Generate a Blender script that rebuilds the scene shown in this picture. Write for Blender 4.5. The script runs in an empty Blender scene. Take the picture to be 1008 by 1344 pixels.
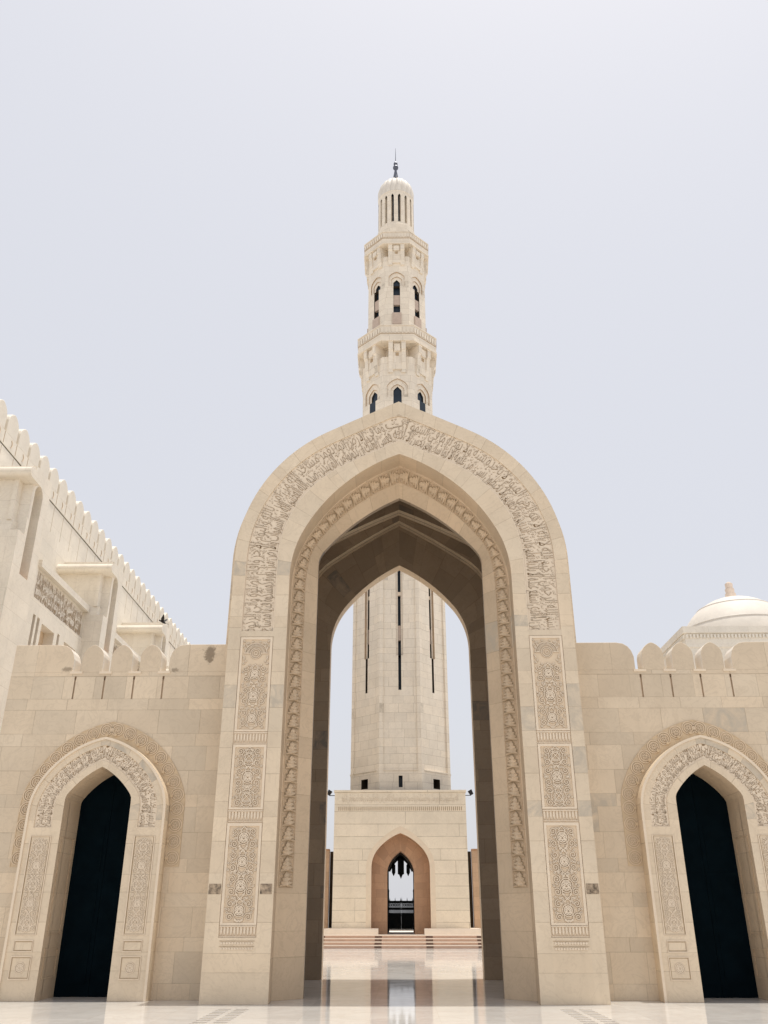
import bpy, math, random, unicodedata
from mathutils import Vector, Matrix

R = math.radians
scene = bpy.context.scene
COL = scene.collection

# ------------------------------------------------------------------ camera
PITCH, YAW, EYE = math.atan(.474), R(.95), 1.6
cam_d = bpy.data.cameras.new("camera")
cam_d.sensor_fit = 'VERTICAL'
cam_d.sensor_height = 24.0
cam_d.lens = 1117.0 / 1344.0 * 24.0
cam_d.clip_start, cam_d.clip_end = .1, 6000
cam = bpy.data.objects.new("camera", cam_d)
COL.objects.link(cam)
cam.location = (0, 0, EYE)
cam.rotation_euler = (R(90) + PITCH, 0, YAW)
scene.camera = cam

# ------------------------------------------------------------------ sky, sun, exposure
SUN_EL, SUN_AZ = R(83), R(78)            # azimuth clockwise from +Y (ahead of the camera): sun on the right
world = bpy.data.worlds.new("World")
scene.world = world
world.use_nodes = True
wn = world.node_tree
for n in list(wn.nodes):
    wn.nodes.remove(n)
w_out = wn.nodes.new('ShaderNodeOutputWorld')
w_bg = wn.nodes.new('ShaderNodeBackground')
w_sky = wn.nodes.new('ShaderNodeTexSky')
w_sky.sky_type = 'NISHITA'
w_sky.sun_disc = False
w_sky.sun_elevation = SUN_EL
w_sky.sun_rotation = SUN_AZ
w_sky.air_density, w_sky.dust_density, w_sky.ozone_density = 1.0, 6.0, 1.0
w_mix = wn.nodes.new('ShaderNodeMix')
w_mix.data_type = 'RGBA'
w_mix.inputs[0].default_value = .70       # desert haze whitening the whole sky
w_mix.inputs[7].default_value = (8.3, 8.35, 8.75, 1)
wn.links.new(w_sky.outputs[0], w_mix.inputs[6])
wn.links.new(w_mix.outputs[2], w_bg.inputs[0])
w_bg.inputs[1].default_value = .1
wn.links.new(w_bg.outputs[0], w_out.inputs[0])

sun_d = bpy.data.lights.new("sun", 'SUN')
sun_d.energy, sun_d.angle, sun_d.color = 3.3, R(.53), (1.0, .95, .87)
sun = bpy.data.objects.new("sun", sun_d)
COL.objects.link(sun)
to_sun = Vector((math.cos(SUN_EL) * math.sin(SUN_AZ), math.cos(SUN_EL) * math.cos(SUN_AZ), math.sin(SUN_EL)))
sun.rotation_euler = to_sun.to_track_quat('Z', 'Y').to_euler()
sun.location = to_sun * 80
vs = scene.view_settings
vs.view_transform, vs.look, vs.exposure, vs.gamma = 'Standard', 'None', 0.16, 1.0
scene.cycles.max_bounces = 8
scene.cycles.diffuse_bounces = 5


# ------------------------------------------------------------------ materials
class NT:
    def __init__(s, name):
        s.m = bpy.data.materials.new(name)
        s.m.use_nodes = True
        s.t = s.m.node_tree
        s.b = s.t.nodes['Principled BSDF']

    def n(s, kind, **kw):
        x = s.t.nodes.new(kind)
        for k, v in kw.items():
            setattr(x, k, v)
        return x

    def link(s, a, b):
        s.t.links.new(a, b)

    def put(s, sock, v):
        if hasattr(v, 'is_output') or isinstance(v, bpy.types.NodeSocket):
            s.link(v, sock)
        else:
            sock.default_value = v

    def math(s, op, a, b=None, c=None):
        x = s.n('ShaderNodeMath', operation=op)
        s.put(x.inputs[0], a)
        if b is not None:
            s.put(x.inputs[1], b)
        if c is not None:
            s.put(x.inputs[2], c)
        return x.outputs[0]

    def mix(s, f, a, b):
        x = s.n('ShaderNodeMix', data_type='RGBA')
        s.put(x.inputs[0], f)
        s.put(x.inputs[6], a)
        s.put(x.inputs[7], b)
        return x.outputs[2]

    def remap(s, v, a, b, c=0.0, d=1.0, smooth=False):
        x = s.n('ShaderNodeMapRange')
        if smooth:
            x.interpolation_type = 'SMOOTHSTEP'
        s.put(x.inputs[0], v)
        for i, q in zip((1, 2, 3, 4), (a, b, c, d)):
            x.inputs[i].default_value = q
        return x.outputs[0]

    def noise(s, vec, scale, detail=3, rough=.55, dist=0.0):
        x = s.n('ShaderNodeTexNoise')
        s.link(vec, x.inputs['Vector'])
        x.inputs['Scale'].default_value = scale
        x.inputs['Detail'].default_value = detail
        x.inputs['Roughness'].default_value = rough
        x.inputs['Distortion'].default_value = dist
        return x.outputs[0]

    def white(s, a, b):
        c = s.n('ShaderNodeCombineXYZ')
        s.put(c.inputs[0], a)
        s.put(c.inputs[1], b)
        x = s.n('ShaderNodeTexWhiteNoise', noise_dimensions='2D')
        s.link(c.outputs[0], x.inputs['Vector'])
        return x.outputs['Value'], x.outputs['Color']

    def scalecol(s, col, f):
        x = s.n('ShaderNodeVectorMath', operation='SCALE')
        s.put(x.inputs[0], col)
        s.put(x.inputs[3], f)
        return x.outputs[0]


def c4(c):
    return (c[0], c[1], c[2], 1)


def course_heights(seed, total, pattern=(.55, .29, .55, .55, .29, .6), jit=.06):
    r = random.Random(seed)
    z, out, i = 0, [0], 0
    while z < total:
        z += pattern[i % len(pattern)] + r.uniform(-jit, jit)
        i += 1
        out.append(z)
    return out


def stone(name, base, alt, courses=None, block=1.0, joint=.007, joint_mix=.5, grey=.05, tone=.10, rough=.62, top=16.0, mott=.10,
          greycol=(.47, .41, .325), stains=(), grey_top=99.0, vein=.28):
    """Dressed stone laid in courses; the joints and the tone of each block come from the UV map, which is in metres."""
    t = NT(name)
    uv = t.n('ShaderNodeUVMap', uv_map='UVMap').outputs[0]
    sp = t.n('ShaderNodeSeparateXYZ')
    t.link(uv, sp.inputs[0])
    u, v = sp.outputs[0], sp.outputs[1]
    ob = t.n('ShaderNodeTexCoord').outputs['Object']
    if courses is None:
        courses = course_heights(hash(name) % 97 + 3 if False else len(name), top)
    N = len(courses) - 1
    top = courses[-1]
    fc = t.n('ShaderNodeFloatCurve')
    cm = fc.mapping
    cv = cm.curves[0]
    cv.points[0].location = (0, 0)
    cv.points[1].location = (1, 1)
    for i in range(1, N):
        cv.points.new(courses[i] / top, i / N)
    for p in cv.points:
        p.handle_type = 'VECTOR'
    cm.update()
    t.link(t.math('DIVIDE', v, top), fc.inputs['Value'])
    vr = t.math('MULTIPLY', fc.outputs[0], float(N))
    row = t.math('FLOOR', vr)
    fv = t.math('FRACT', vr)
    r1, rc = t.white(row, 3.7)
    L = t.math('MULTIPLY_ADD', r1, block * .5, block * .75)
    uu = t.math('ADD', t.math('DIVIDE', u, L), t.math('MULTIPLY', r1, 71.3))
    colm = t.math('FLOOR', uu)
    fu = t.math('FRACT', uu)
    du = t.math('MULTIPLY', t.math('MINIMUM', fu, t.math('SUBTRACT', 1.0, fu)), block)
    dv = t.math('MULTIPLY', t.math('MINIMUM', fv, t.math('SUBTRACT', 1.0, fv)), top / N)
    d = t.math('MINIMUM', du, dv)
    jm = t.remap(d, joint * .45, joint * 1.25, 1.0, 0.0)
    ra, rcol = t.white(row, colm)
    rb, _ = t.white(colm, t.math('ADD', row, 91.7))
    # the joint is not equally dirty everywhere
    jn = t.noise(ob, 1.3, 2)
    jm = t.math('MULTIPLY', jm, t.remap(jn, .3, .7, .35, 1.0))
    col = t.mix(ra, c4(base), c4(alt))
    mo = t.noise(ob, .9, 5, .6)
    fine = t.noise(ob, 22, 4, .65)
    tonev = t.math('MULTIPLY_ADD', rb, tone, 1 - tone * .5)
    tonev = t.math('MULTIPLY', tonev, t.remap(mo, .25, .75, 1 - mott, 1 + mott * .6))
    tonev = t.math('MULTIPLY', tonev, t.remap(fine, .2, .8, .965, 1.03))
    col = t.scalecol(col, tonev)
    vn = t.noise(ob, 1.6, 7, .6, 2.2)
    vk = t.remap(t.math('ABSOLUTE', t.math('SUBTRACT', vn, .5)), 0, .035, vein, 0.0)
    col = t.mix(vk, col, c4((base[0] * .72, base[1] * .69, base[2] * .66)))
    if grey:
        gn = t.noise(ob, 2.2, 6, .65, 1.4)
        gm = t.math('MULTIPLY', t.math('GREATER_THAN', t.white(row, t.math('ADD', colm, 17.3))[0], 1 - grey),
                    t.remap(gn, .36, .62, .12, .95))
        gm = t.math('MULTIPLY', gm, t.math('LESS_THAN', v, grey_top))
        col = t.mix(gm, col, c4(greycol))
    # rain streaks running down the face
    mp = t.n('ShaderNodeMapping')
    mp.inputs['Scale'].default_value = (3.0, 3.0, .16)
    t.link(ob, mp.inputs[0])
    st = t.noise(mp.outputs[0], 1.1, 4, .6)
    col = t.mix(t.remap(st, .55, .8, 0, .16), col, c4((base[0] * .62, base[1] * .58, base[2] * .52)))
    for (su, sv, ru, rv, amt) in stains:
        a = t.math('POWER', t.math('DIVIDE', t.math('SUBTRACT', u, su), ru), 2.0)
        b = t.math('POWER', t.math('DIVIDE', t.math('SUBTRACT', v, sv), rv), 2.0)
        dd = t.math('SQRT', t.math('ADD', a, b))
        sn = t.noise(ob, 9, 5, .7)
        k = t.math('ADD', dd, t.math('MULTIPLY', t.math('SUBTRACT', sn, .5), 2.4))
        col = t.mix(t.remap(k, .55, 1.0, amt, 0.0), col, c4((.17, .125, .08)))
    col = t.mix(t.math('MULTIPLY', jm, joint_mix), col, c4((base[0] * .36, base[1] * .31, base[2] * .25)))
    t.link(col, t.b.inputs['Base Color'])
    t.b.inputs['Roughness'].default_value = rough
    t.b.inputs['Specular IOR Level'].default_value = .35
    hgt = t.math('SUBTRACT', t.math('MULTIPLY', fine, .12), t.math('MULTIPLY', jm, .8))
    bp = t.n('ShaderNodeBump')
    bp.inputs['Strength'].default_value = .35
    bp.inputs['Distance'].default_value = .01
    t.link(hgt, bp.inputs['Height'])
    t.link(bp.outputs[0], t.b.inputs['Normal'])
    return t.m


def plain(name, base, rough=.6, var=.10, scale=3.0, metal=0.0, spec=.35, bump=.2):
    t = NT(name)
    ob = t.n('ShaderNodeTexCoord').outputs['Object']
    a = t.noise(ob, scale, 5, .6)
    b = t.noise(ob, scale * 14, 3, .6)
    f = t.math('MULTIPLY', t.remap(a, .25, .75, 1 - var, 1 + var), t.remap(b, .2, .8, .96, 1.04))
    x = t.n('ShaderNodeRGB')
    x.outputs[0].default_value = c4(base)
    t.link(t.scalecol(x.outputs[0], f), t.b.inputs['Base Color'])
    t.b.inputs['Roughness'].default_value = rough
    t.b.inputs['Metallic'].default_value = metal
    t.b.inputs['Specular IOR Level'].default_value = spec
    if bump:
        bp = t.n('ShaderNodeBump')
        bp.inputs['Strength'].default_value = bump
        bp.inputs['Distance'].default_value = .006
        t.link(b, bp.inputs['Height'])
        t.link(bp.outputs[0], t.b.inputs['Normal'])
    return t.m


def marble_floor(name):
    t = NT(name)
    geo = t.n('ShaderNodeNewGeometry').outputs['Position']
    sp = t.n('ShaderNodeSeparateXYZ')
    t.link(geo, sp.inputs[0])
    S = 1.2
    du = t.math('FRACT', t.math('DIVIDE', t.math('ADD', sp.outputs[0], .525), S))
    dv = t.math('FRACT', t.math('DIVIDE', sp.outputs[1], S))
    m = t.math('MINIMUM', t.math('MINIMUM', du, t.math('SUBTRACT', 1.0, du)), t.math('MINIMUM', dv, t.math('SUBTRACT', 1.0, dv)))
    jm = t.remap(m, .0012, .0035, 1.0, 0.0)
    cu = t.math('FLOOR', t.math('DIVIDE', t.math('ADD', sp.outputs[0], .525), S))
    cw = t.math('FLOOR', t.math('DIVIDE', sp.outputs[1], S))
    r, rc = t.white(cu, cw)
    off = t.n('ShaderNodeVectorMath', operation='MULTIPLY_ADD')
    t.link(rc, off.inputs[0])
    off.inputs[1].default_value = (9, 9, 9)
    t.link(geo, off.inputs[2])
    vein = t.noise(off.outputs[0], .9, 7, .62, 1.6)
    cloud = t.noise(off.outputs[0], .5, 4, .5)
    vm = t.remap(t.math('ABSOLUTE', t.math('SUBTRACT', vein, .5)), 0, .05, .36, 0.0)
    col = t.mix(r, c4((.615, .59, .55)), c4((.59, .565, .53)))
    col = t.scalecol(col, t.remap(cloud, .3, .7, .88, 1.05))
    col = t.mix(vm, col, c4((.50, .45, .41)))
    col = t.mix(t.math('MULTIPLY', jm, .35), col, c4((.40, .35, .29)))
    out = [n for n in t.t.nodes if n.type == 'OUTPUT_MATERIAL'][0]
    rn = t.noise(geo, 1.7, 4, .6)
    bp = t.n('ShaderNodeBump')
    bp.inputs['Strength'].default_value = .02
    bp.inputs['Distance'].default_value = .01
    t.link(t.noise(geo, .7, 2, .5), bp.inputs['Height'])
    di = t.n('ShaderNodeBsdfDiffuse')
    t.link(col, di.inputs['Color'])
    gl = t.n('ShaderNodeBsdfGlossy')
    gl.inputs['Color'].default_value = (1, 1, 1, 1)
    t.link(t.remap(rn, .3, .7, .03, .09), gl.inputs['Roughness'])
    t.link(bp.outputs[0], gl.inputs['Normal'])
    fr = t.n('ShaderNodeFresnel')
    fr.inputs['IOR'].default_value = 1.45
    mx = t.n('ShaderNodeMixShader')
    # a worn polish: the mirror share tops out well below that of still water
    t.link(t.math('MULTIPLY', t.math('MINIMUM', fr.outputs[0], .78), t.remap(rn, .3, .7, .86, .78)), mx.inputs[0])
    t.link(di.outputs[0], mx.inputs[1])
    t.link(gl.outputs[0], mx.inputs[2])
    t.link(mx.outputs[0], out.inputs['Surface'])
    t.t.nodes.remove(t.b)
    return t.m


CREAM, CREAM2 = (.64, .535, .40), (.67, .545, .395)
WALL_COURSES = [0, .3, .9, 1.17, 1.77, 2.04, 2.46, 2.74, 3.29, 3.84, 4.11, 4.64, 5.2, 5.48, 6.05, 6.31, 6.86, 7.9]
POD_COURSES = [0, .63, 1.25, 1.86, 2.48, 3.11, 3.75, 4.48, 5.09, 5.76, 6.45, 7.15, 7.53, 8.23, 8.6]
MT = {}
MT['frame'] = stone('frame_stone', (.69, .578, .432), (.70, .573, .417), course_heights(5, 34), block=40, grey=.16, tone=.10, grey_top=9.6)
MT['wall'] = stone('wall_stone', CREAM, CREAM2, WALL_COURSES, block=.85, grey=.03, tone=.17,
                   stains=((-4.62, 7.42, .16, .26, .75), (-5.45, 7.02, .10, .06, .6), (-8.1, 7.05, .14, .07, .6)))
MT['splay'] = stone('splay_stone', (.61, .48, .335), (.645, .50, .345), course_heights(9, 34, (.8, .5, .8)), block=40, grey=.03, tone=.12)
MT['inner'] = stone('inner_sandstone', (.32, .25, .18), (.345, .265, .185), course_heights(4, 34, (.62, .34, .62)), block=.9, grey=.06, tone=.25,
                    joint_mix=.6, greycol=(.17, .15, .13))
MT['tower'] = stone('tower_stone', (.755, .675, .56), (.765, .675, .55), course_heights(2, 70, (.62, .40, .62)), block=.85, grey=.02, tone=.09, joint_mix=.6, joint=.012)
MT['podium'] = stone('podium_stone', (.79, .70, .56), (.80, .70, .555), POD_COURSES, block=5.5, grey=.02, tone=.07, joint_mix=.75, joint=.017)
MT['hall'] = stone('hall_stone', (.765, .71, .615), (.775, .71, .605), course_heights(8, 34, (.95, .55, .95)), block=1.9, grey=0, tone=.05, joint_mix=.4)
MT['brown'] = stone('brown_sandstone', (.47, .29, .18), (.50, .31, .19), course_heights(3, 12, (.5, .3, .5)), block=.7, grey=.0, tone=.2)
MT['screen'] = stone('screen_sandstone', (.56, .40, .275), (.58, .41, .28), course_heights(6, 12, (.5, .3, .5)), block=.7, grey=0, tone=.12)
MT['carve'] = plain('carved_stone', (.74, .62, .475), .7, .06, 4)
MT['ground'] = plain('carving_bed', (.69, .555, .40), .8, .08, 5)
MT['yellow'] = plain('carving_bed_yellow', (.60, .47, .315), .8, .10, 4)
MT['leafbed'] = plain('moulding_bed', (.50, .37, .245), .85, .14, 6)  # darker than the leaves: recess shade put into the bed colour
MT['shade'] = plain('relief_shade', (.28, .185, .10), .9, .3, 6)  # this and the next three paint the shadowed edges of carving
MT['shade4'] = plain('trace_of_relief_shade', (.60, .49, .36), .9, .15, 6)
MT['shade3'] = plain('pale_relief_shade', (.47, .355, .235), .9, .22, 6)
MT['shade2'] = plain('faint_relief_shade', (.40, .29, .18), .9, .22, 6)
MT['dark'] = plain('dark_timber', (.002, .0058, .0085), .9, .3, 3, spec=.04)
MT['void'] = plain('dark_glass', (.012, .022, .035), .35, .2, 3)
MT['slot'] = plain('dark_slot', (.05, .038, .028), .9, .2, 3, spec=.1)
MT['groove'] = plain('shaded_groove', (.46, .34, .23), .9, .2, 3)  # brown tone paints the shade under window arches and in grooves
MT['pink'] = plain('pink_sandstone', (.50, .395, .32), .7, .12, 5)
MT['iron'] = plain('black_iron', (.008, .012, .017), .5, .2, 8)
MT['lead'] = plain('grey_metal', (.12, .13, .16), .4, .2, 6, metal=.6)
MT['dome'] = plain('dome_stone', (.66, .61, .54), .6, .07, 2)
MT['finial'] = plain('finial_stone', (.58, .47, .38), .7, .1, 3)
MT['step'] = plain('step_stone', (.76, .67, .57), .5, .06, 2)
MT['dash'] = plain('brown_dash', (.15, .09, .07), .8, .2, 3)  # short dark brown dashes on the risers
MT['riser'] = plain('riser_stone', (.52, .36, .28), .7, .1, 3)  # darker, redder tone of the risers
MT['black'] = plain('black_lamp_housing', (.012, .012, .014), .45, .1, 8)
MT['stain'] = plain('weathered_stone', (.33, .255, .18), .85, .85, 13)
MT['feather'] = plain('dark_feathers', (.02, .018, .017), .7, .3, 30)
MT['floor'] = marble_floor('polished_marble')
MT['inlay'] = plain('grey_marble_inlay', (.40, .37, .34), .12, .2, 6, spec=.5, bump=0)


# ------------------------------------------------------------------ mesh building
class M:
    def __init__(s):
        s.v, s.f, s.uv, s.mi, s.mats = [], [], [], [], []

    def mat(s, m):
        if m not in s.mats:
            s.mats.append(m)
        return s.mats.index(m)

    def poly(s, pts, mat, uvs=None):
        k = len(s.v)
        s.v.extend([tuple(p) for p in pts])
        s.f.append(tuple(range(k, k + len(pts))))
        s.uv.append(uvs)
        s.mi.append(s.mat(mat))

    def rect(s, tf, u0, u1, v0, v1, d, mat):
        if u1 - u0 < 1e-6 or v1 - v0 < 1e-6:
            return
        s.poly([tf(u0, v0, d), tf(u1, v0, d), tf(u1, v1, d), tf(u0, v1, d)], mat, [(u0, v0), (u1, v0), (u1, v1), (u0, v1)])

    def box(s, tf, u0, u1, v0, v1, d0, d1, mat, skip=''):
        P = lambda u, v, d: tf(u, v, d)
        if 'f' not in skip:
            s.rect(tf, u0, u1, v0, v1, d0, mat)
        if 'b' not in skip:
            s.rect(tf, u0, u1, v0, v1, d1, mat)
        for side, u in (('l', u0), ('r', u1)):
            if side not in skip:
                s.poly([P(u, v0, d0), P(u, v0, d1), P(u, v1, d1), P(u, v1, d0)], mat, [(d0, v0), (d1, v0), (d1, v1), (d0, v1)])
        for side, v in (('d', v0), ('u', v1)):
            if side not in skip:
                s.poly([P(u0, v, d0), P(u1, v, d0), P(u1, v, d1), P(u0, v, d1)], mat, [(u0, v + d0), (u1, v + d0), (u1, v + d1), (u0, v + d1)])

    def strip(s, tf, A, B, dA, dB, mat, u0=0.0, closed=False):
        """Loft between two 2-D curves of the same number of points, A at depth dA and B at depth dB; v runs along the curve."""
        mid = [((a[0] + b[0]) / 2, (a[1] + b[1]) / 2) for a, b in zip(A, B)]
        top = max(range(len(mid)), key=lambda i: mid[i][1])
        acc, L = [0.0], 0.0
        for i in range(1, len(mid)):
            L += math.dist(mid[i - 1], mid[i])
            acc.append(L)
        half = acc[top]
        arc = [a if i <= top else (2 * half - a) for i, a in enumerate(acc)]
        base = A[0][1]
        for i in range(len(A) - 1):
            w = math.dist((A[i][0], A[i][1], dA), (B[i][0], B[i][1], dB))
            side = u0 + (0 if i < top else 57.0)
            s.poly([tf(A[i][0], A[i][1], dA), tf(A[i + 1][0], A[i + 1][1], dA), tf(B[i + 1][0], B[i + 1][1], dB), tf(B[i][0], B[i][1], dB)],
                   mat, [(side, base + arc[i]), (side, base + arc[i + 1]), (side + w, base + arc[i + 1]), (side + w, base + arc[i])])

    def prism(s, tf, pts, d0, d1, mat, mat_side=None):
        """Extrude a 2-D outline (u, v) from depth d0 to d1."""
        s.poly([tf(u, v, d0) for u, v in pts], mat, list(pts))
        s.poly([tf(u, v, d1) for u, v in reversed(pts)], mat, list(reversed(pts)))
        for i in range(len(pts)):
            a, b = pts[i], pts[(i + 1) % len(pts)]
            s.poly([tf(a[0], a[1], d0), tf(a[0], a[1], d1), tf(b[0], b[1], d1), tf(b[0], b[1], d0)], mat_side or mat)

    def holes(s, tf, u0, u1, v0, v1, d, mat, hl):
        """A rectangle with rectangular recesses; each hole is (u0, u1, v0, v1, depth, side material, back material or None)."""
        us = sorted(set([u0, u1] + [x for h in hl for x in h[:2]]))
        vs_ = sorted(set([v0, v1] + [x for h in hl for x in h[2:4]]))
        us = [x for x in us if u0 - 1e-9 <= x <= u1 + 1e-9]
        vs_ = [x for x in vs_ if v0 - 1e-9 <= x <= v1 + 1e-9]
        for i in range(len(us) - 1):
            for j in range(len(vs_) - 1):
                cu, cv = (us[i] + us[i + 1]) / 2, (vs_[j] + vs_[j + 1]) / 2
                if any(h[0] < cu < h[1] and h[2] < cv < h[3] for h in hl):
                    continue
                s.rect(tf, us[i], us[i + 1], vs_[j], vs_[j + 1], d, mat)
        for h in hl:
            s.box(tf, h[0], h[1], h[2], h[3], d, d + h[4], h[5], skip='fb')
            if h[6] is not None:
                s.rect(tf, h[0], h[1], h[2], h[3], d + h[4], h[6])

    def arch_face(s, tf, u0, u1, v0, v1, d, mat, cur, uc=0.0):
        """A rectangle with an arched hole; cur runs from the left foot over the crown to the right foot, around u = uc."""
        s.rect(tf, u0, uc + cur[0][0], v0, v1, d, mat)
        s.rect(tf, uc + cur[-1][0], u1, v0, v1, d, mat)
        for i in range(len(cur) - 1):
            a, b = cur[i], cur[i + 1]
            if b[0] - a[0] > 1e-6:
                q = [(uc + a[0], a[1]), (uc + b[0], b[1]), (uc + b[0], v1), (uc + a[0], v1)]
                s.poly([tf(u, v, d) for u, v in q], mat, q)
        if cur[0][1] > v0 + 1e-6:
            s.rect(tf, uc + cur[0][0], uc + cur[-1][0], v0, cur[0][1], d, mat)

    def fill(s, tf, cur, d, mat, uc=0.0):
        q = [(uc + p[0], p[1]) for p in cur]
        s.poly([tf(u, v, d) for u, v in q], mat, q)

    def ribbon(s, tf, pts, w, d0, d1, mat, closed=False, side=None):
        """A flat band of width w along a 2-D line, raised from depth d0 to d1."""
        n = len(pts)
        if n < 2:
            return
        Lp, Rp = [], []
        for i in range(n):
            a = pts[(i - 1) % n] if (closed or i > 0) else pts[i]
            b = pts[(i + 1) % n] if (closed or i < n - 1) else pts[i]
            tx, ty = b[0] - a[0], b[1] - a[1]
            l = math.hypot(tx, ty) or 1
            nx, ny = -ty / l * w / 2, tx / l * w / 2
            Lp.append((pts[i][0] + nx, pts[i][1] + ny))
            Rp.append((pts[i][0] - nx, pts[i][1] - ny))
        m = side or mat
        for i in range(n if closed else n - 1):
            j = (i + 1) % n
            s.poly([tf(*Lp[i], d1), tf(*Lp[j], d1), tf(*Rp[j], d1), tf(*Rp[i], d1)], mat)
            if abs(d0 - d1) > 1e-6:
                s.poly([tf(*Lp[i], d0), tf(*Lp[j], d0), tf(*Lp[j], d1), tf(*Lp[i], d1)], m)
                s.poly([tf(*Rp[i], d0), tf(*Rp[j], d0), tf(*Rp[j], d1), tf(*Rp[i], d1)], m)

    def lathe(s, cx, cy, prof, n, mat, flute=0.0, nf=0, a0=0.0):
        rows = []
        for r, z in prof:
            row = []
            for k in range(n):
                a = a0 + 2 * math.pi * k / n
                rr = r
                if flute:
                    rr = r * (1 - flute * (1 - abs(math.sin(a * nf / 2))))
                row.append((cx + rr * math.sin(a), cy - rr * math.cos(a), z))
            rows.append(row)
        for i in range(len(rows) - 1):
            for k in range(n):
                j = (k + 1) % n
                r = max(prof[i][0], .2)
                u0, u1 = 2 * math.pi * k / n * r, 2 * math.pi * (k + 1) / n * r
                s.poly([rows[i][k], rows[i][j], rows[i + 1][j], rows[i + 1][k]], mat,
                       [(u0, prof[i][1]), (u1, prof[i][1]), (u1, prof[i + 1][1]), (u0, prof[i + 1][1])])

    def build(s, name, parent=None, smooth=False, merge=False):
        me = bpy.data.meshes.new(name)
        me.from_pydata(s.v, [], s.f)
        for m in s.mats:
            me.materials.append(m)
        me.polygons.foreach_set('material_index', s.mi)
        ul = me.uv_layers.new(name='UVMap')
        data = []
        for f, u in zip(s.f, s.uv):
            if u is None:
                a = [Vector(s.v[i]) for i in f]
                nrm = (a[1] - a[0]).cross(a[2] - a[0])
                ax = max(range(3), key=lambda i: abs(nrm[i]))
                for p in a:
                    data.extend((p.y, p.z) if ax == 0 else ((p.x, p.z) if ax == 1 else (p.x, p.y)))
            else:
                for q in u:
                    data.extend((q[0], q[1]))
        ul.data.foreach_set('uv', data)
        me.update()
        if merge or smooth:
            import bmesh
            b = bmesh.new()
            b.from_mesh(me)
            bmesh.ops.remove_doubles(b, verts=b.verts, dist=1e-5)
            bmesh.ops.recalc_face_normals(b, faces=b.faces)
            b.to_mesh(me)
            b.free()
        if smooth:
            for p in me.polygons:
                p.use_smooth = True
        o = bpy.data.objects.new(name, me)
        COL.objects.link(o)
        if parent is not None:
            o.parent = parent
            o.matrix_parent_inverse = Matrix.Translation(parent.location).inverted()
        return o


def thing(name, label, cat, loc, group=None):
    o = bpy.data.objects.new(name, None)
    COL.objects.link(o)
    o.location = loc
    o.empty_display_size = .5
    tag(o, label, cat, group)
    return o


def tag(o, label, cat, group=None):
    o['label'], o['category'] = label, cat
    if group:
        o['group'] = group


def structure(o, kind='structure'):
    o['kind'] = kind
    return o


def bevel(o, w=.015, seg=2):
    m = o.modifiers.new('bevel', 'BEVEL')
    m.width, m.segments, m.limit_method, m.angle_limit = w, seg, 'ANGLE', R(35)


def plane_y(x0, y0):
    return lambda u, v, d: (x0 + u, y0 + d, v)            # a wall facing the camera; d runs away from it


def plane_x(x0, y0=0.0):
    return lambda u, v, d: (x0 - d, y0 + u, v)            # a wall facing +x; u runs away from the camera


def facet(cx, cy, ap, ang):
    ca, sa = math.cos(ang), math.sin(ang)
    return lambda u, v, d: (cx + (ap - d) * sa + u * ca, cy - (ap - d) * ca + u * sa, v)


def arch(a, s, h, r1, ph, zb, n=28, zs=None):
    """Four-centred pointed arch: half width a, springing s, crown h, haunch radius r1 over ph degrees."""
    ph = R(ph)
    nx, ny = math.cos(ph), math.sin(ph)
    J = (a - r1 + r1 * nx, s + r1 * ny)
    v = (-J[0], h - J[1])
    r2 = -(v[0] ** 2 + v[1] ** 2) / (2 * (v[0] * nx + v[1] * ny))
    assert 0 < r2 < 500, (a, s, h, r1, ph, r2)
    c2 = (J[0] - r2 * nx, J[1] - r2 * ny)
    e = math.atan2(h - c2[1], -c2[0])
    half = [(a, zs)] if zs is not None and zs < s else []
    K = 60
    half += [(a - r1 + r1 * math.cos(ph * i / K), s + r1 * math.sin(ph * i / K)) for i in range(K + 1)]
    half += [(c2[0] + r2 * math.cos(ph + (e - ph) * i / K), c2[1] + r2 * math.sin(ph + (e - ph) * i / K)) for i in range(1, K + 1)]
    half[-1] = (0.0, h)
    acc = [0.0]
    for i in range(1, len(half)):
        acc.append(acc[-1] + math.dist(half[i - 1], half[i]))
    res, j = [], 0
    for k in range(n + 1):
        t = acc[-1] * k / n
        while j < len(acc) - 2 and acc[j + 1] < t:
            j += 1
        f = (t - acc[j]) / max(acc[j + 1] - acc[j], 1e-9)
        res.append((half[j][0] + (half[j + 1][0] - half[j][0]) * f, half[j][1] + (half[j + 1][1] - half[j][1]) * f))
    res[-1] = (0.0, h)
    right = [(a, zb)] + res
    left = [(-x, z) for x, z in right]
    return left + right[-2::-1]


class Path:
    """A 2-D line followed from its left foot to its right foot; at(s) gives the point and the outward normal."""
    def __init__(s, pts):
        s.p = pts
        s.acc = [0.0]
        for i in range(1, len(pts)):
            s.acc.append(s.acc[-1] + math.dist(pts[i - 1], pts[i]))
        s.L = s.acc[-1]
        s.nv = []
        for i in range(len(pts)):
            a, b = pts[max(i - 1, 0)], pts[min(i + 1, len(pts) - 1)]
            tx, ty = b[0] - a[0], b[1] - a[1]
            l = math.hypot(tx, ty)
            s.nv.append((-ty / l, tx / l))

    def at(s, t):
        import bisect
        t = min(max(t, 0.0), s.L)
        j = min(max(bisect.bisect_right(s.acc, t) - 1, 0), len(s.p) - 2)
        f = (t - s.acc[j]) / max(s.acc[j + 1] - s.acc[j], 1e-9)
        a, b, na, nb = s.p[j], s.p[j + 1], s.nv[j], s.nv[j + 1]
        nx, ny = na[0] + (nb[0] - na[0]) * f, na[1] + (nb[1] - na[1]) * f
        l = math.hypot(nx, ny)
        return (a[0] + (b[0] - a[0]) * f, a[1] + (b[1] - a[1]) * f), (nx / l, ny / l)


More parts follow.
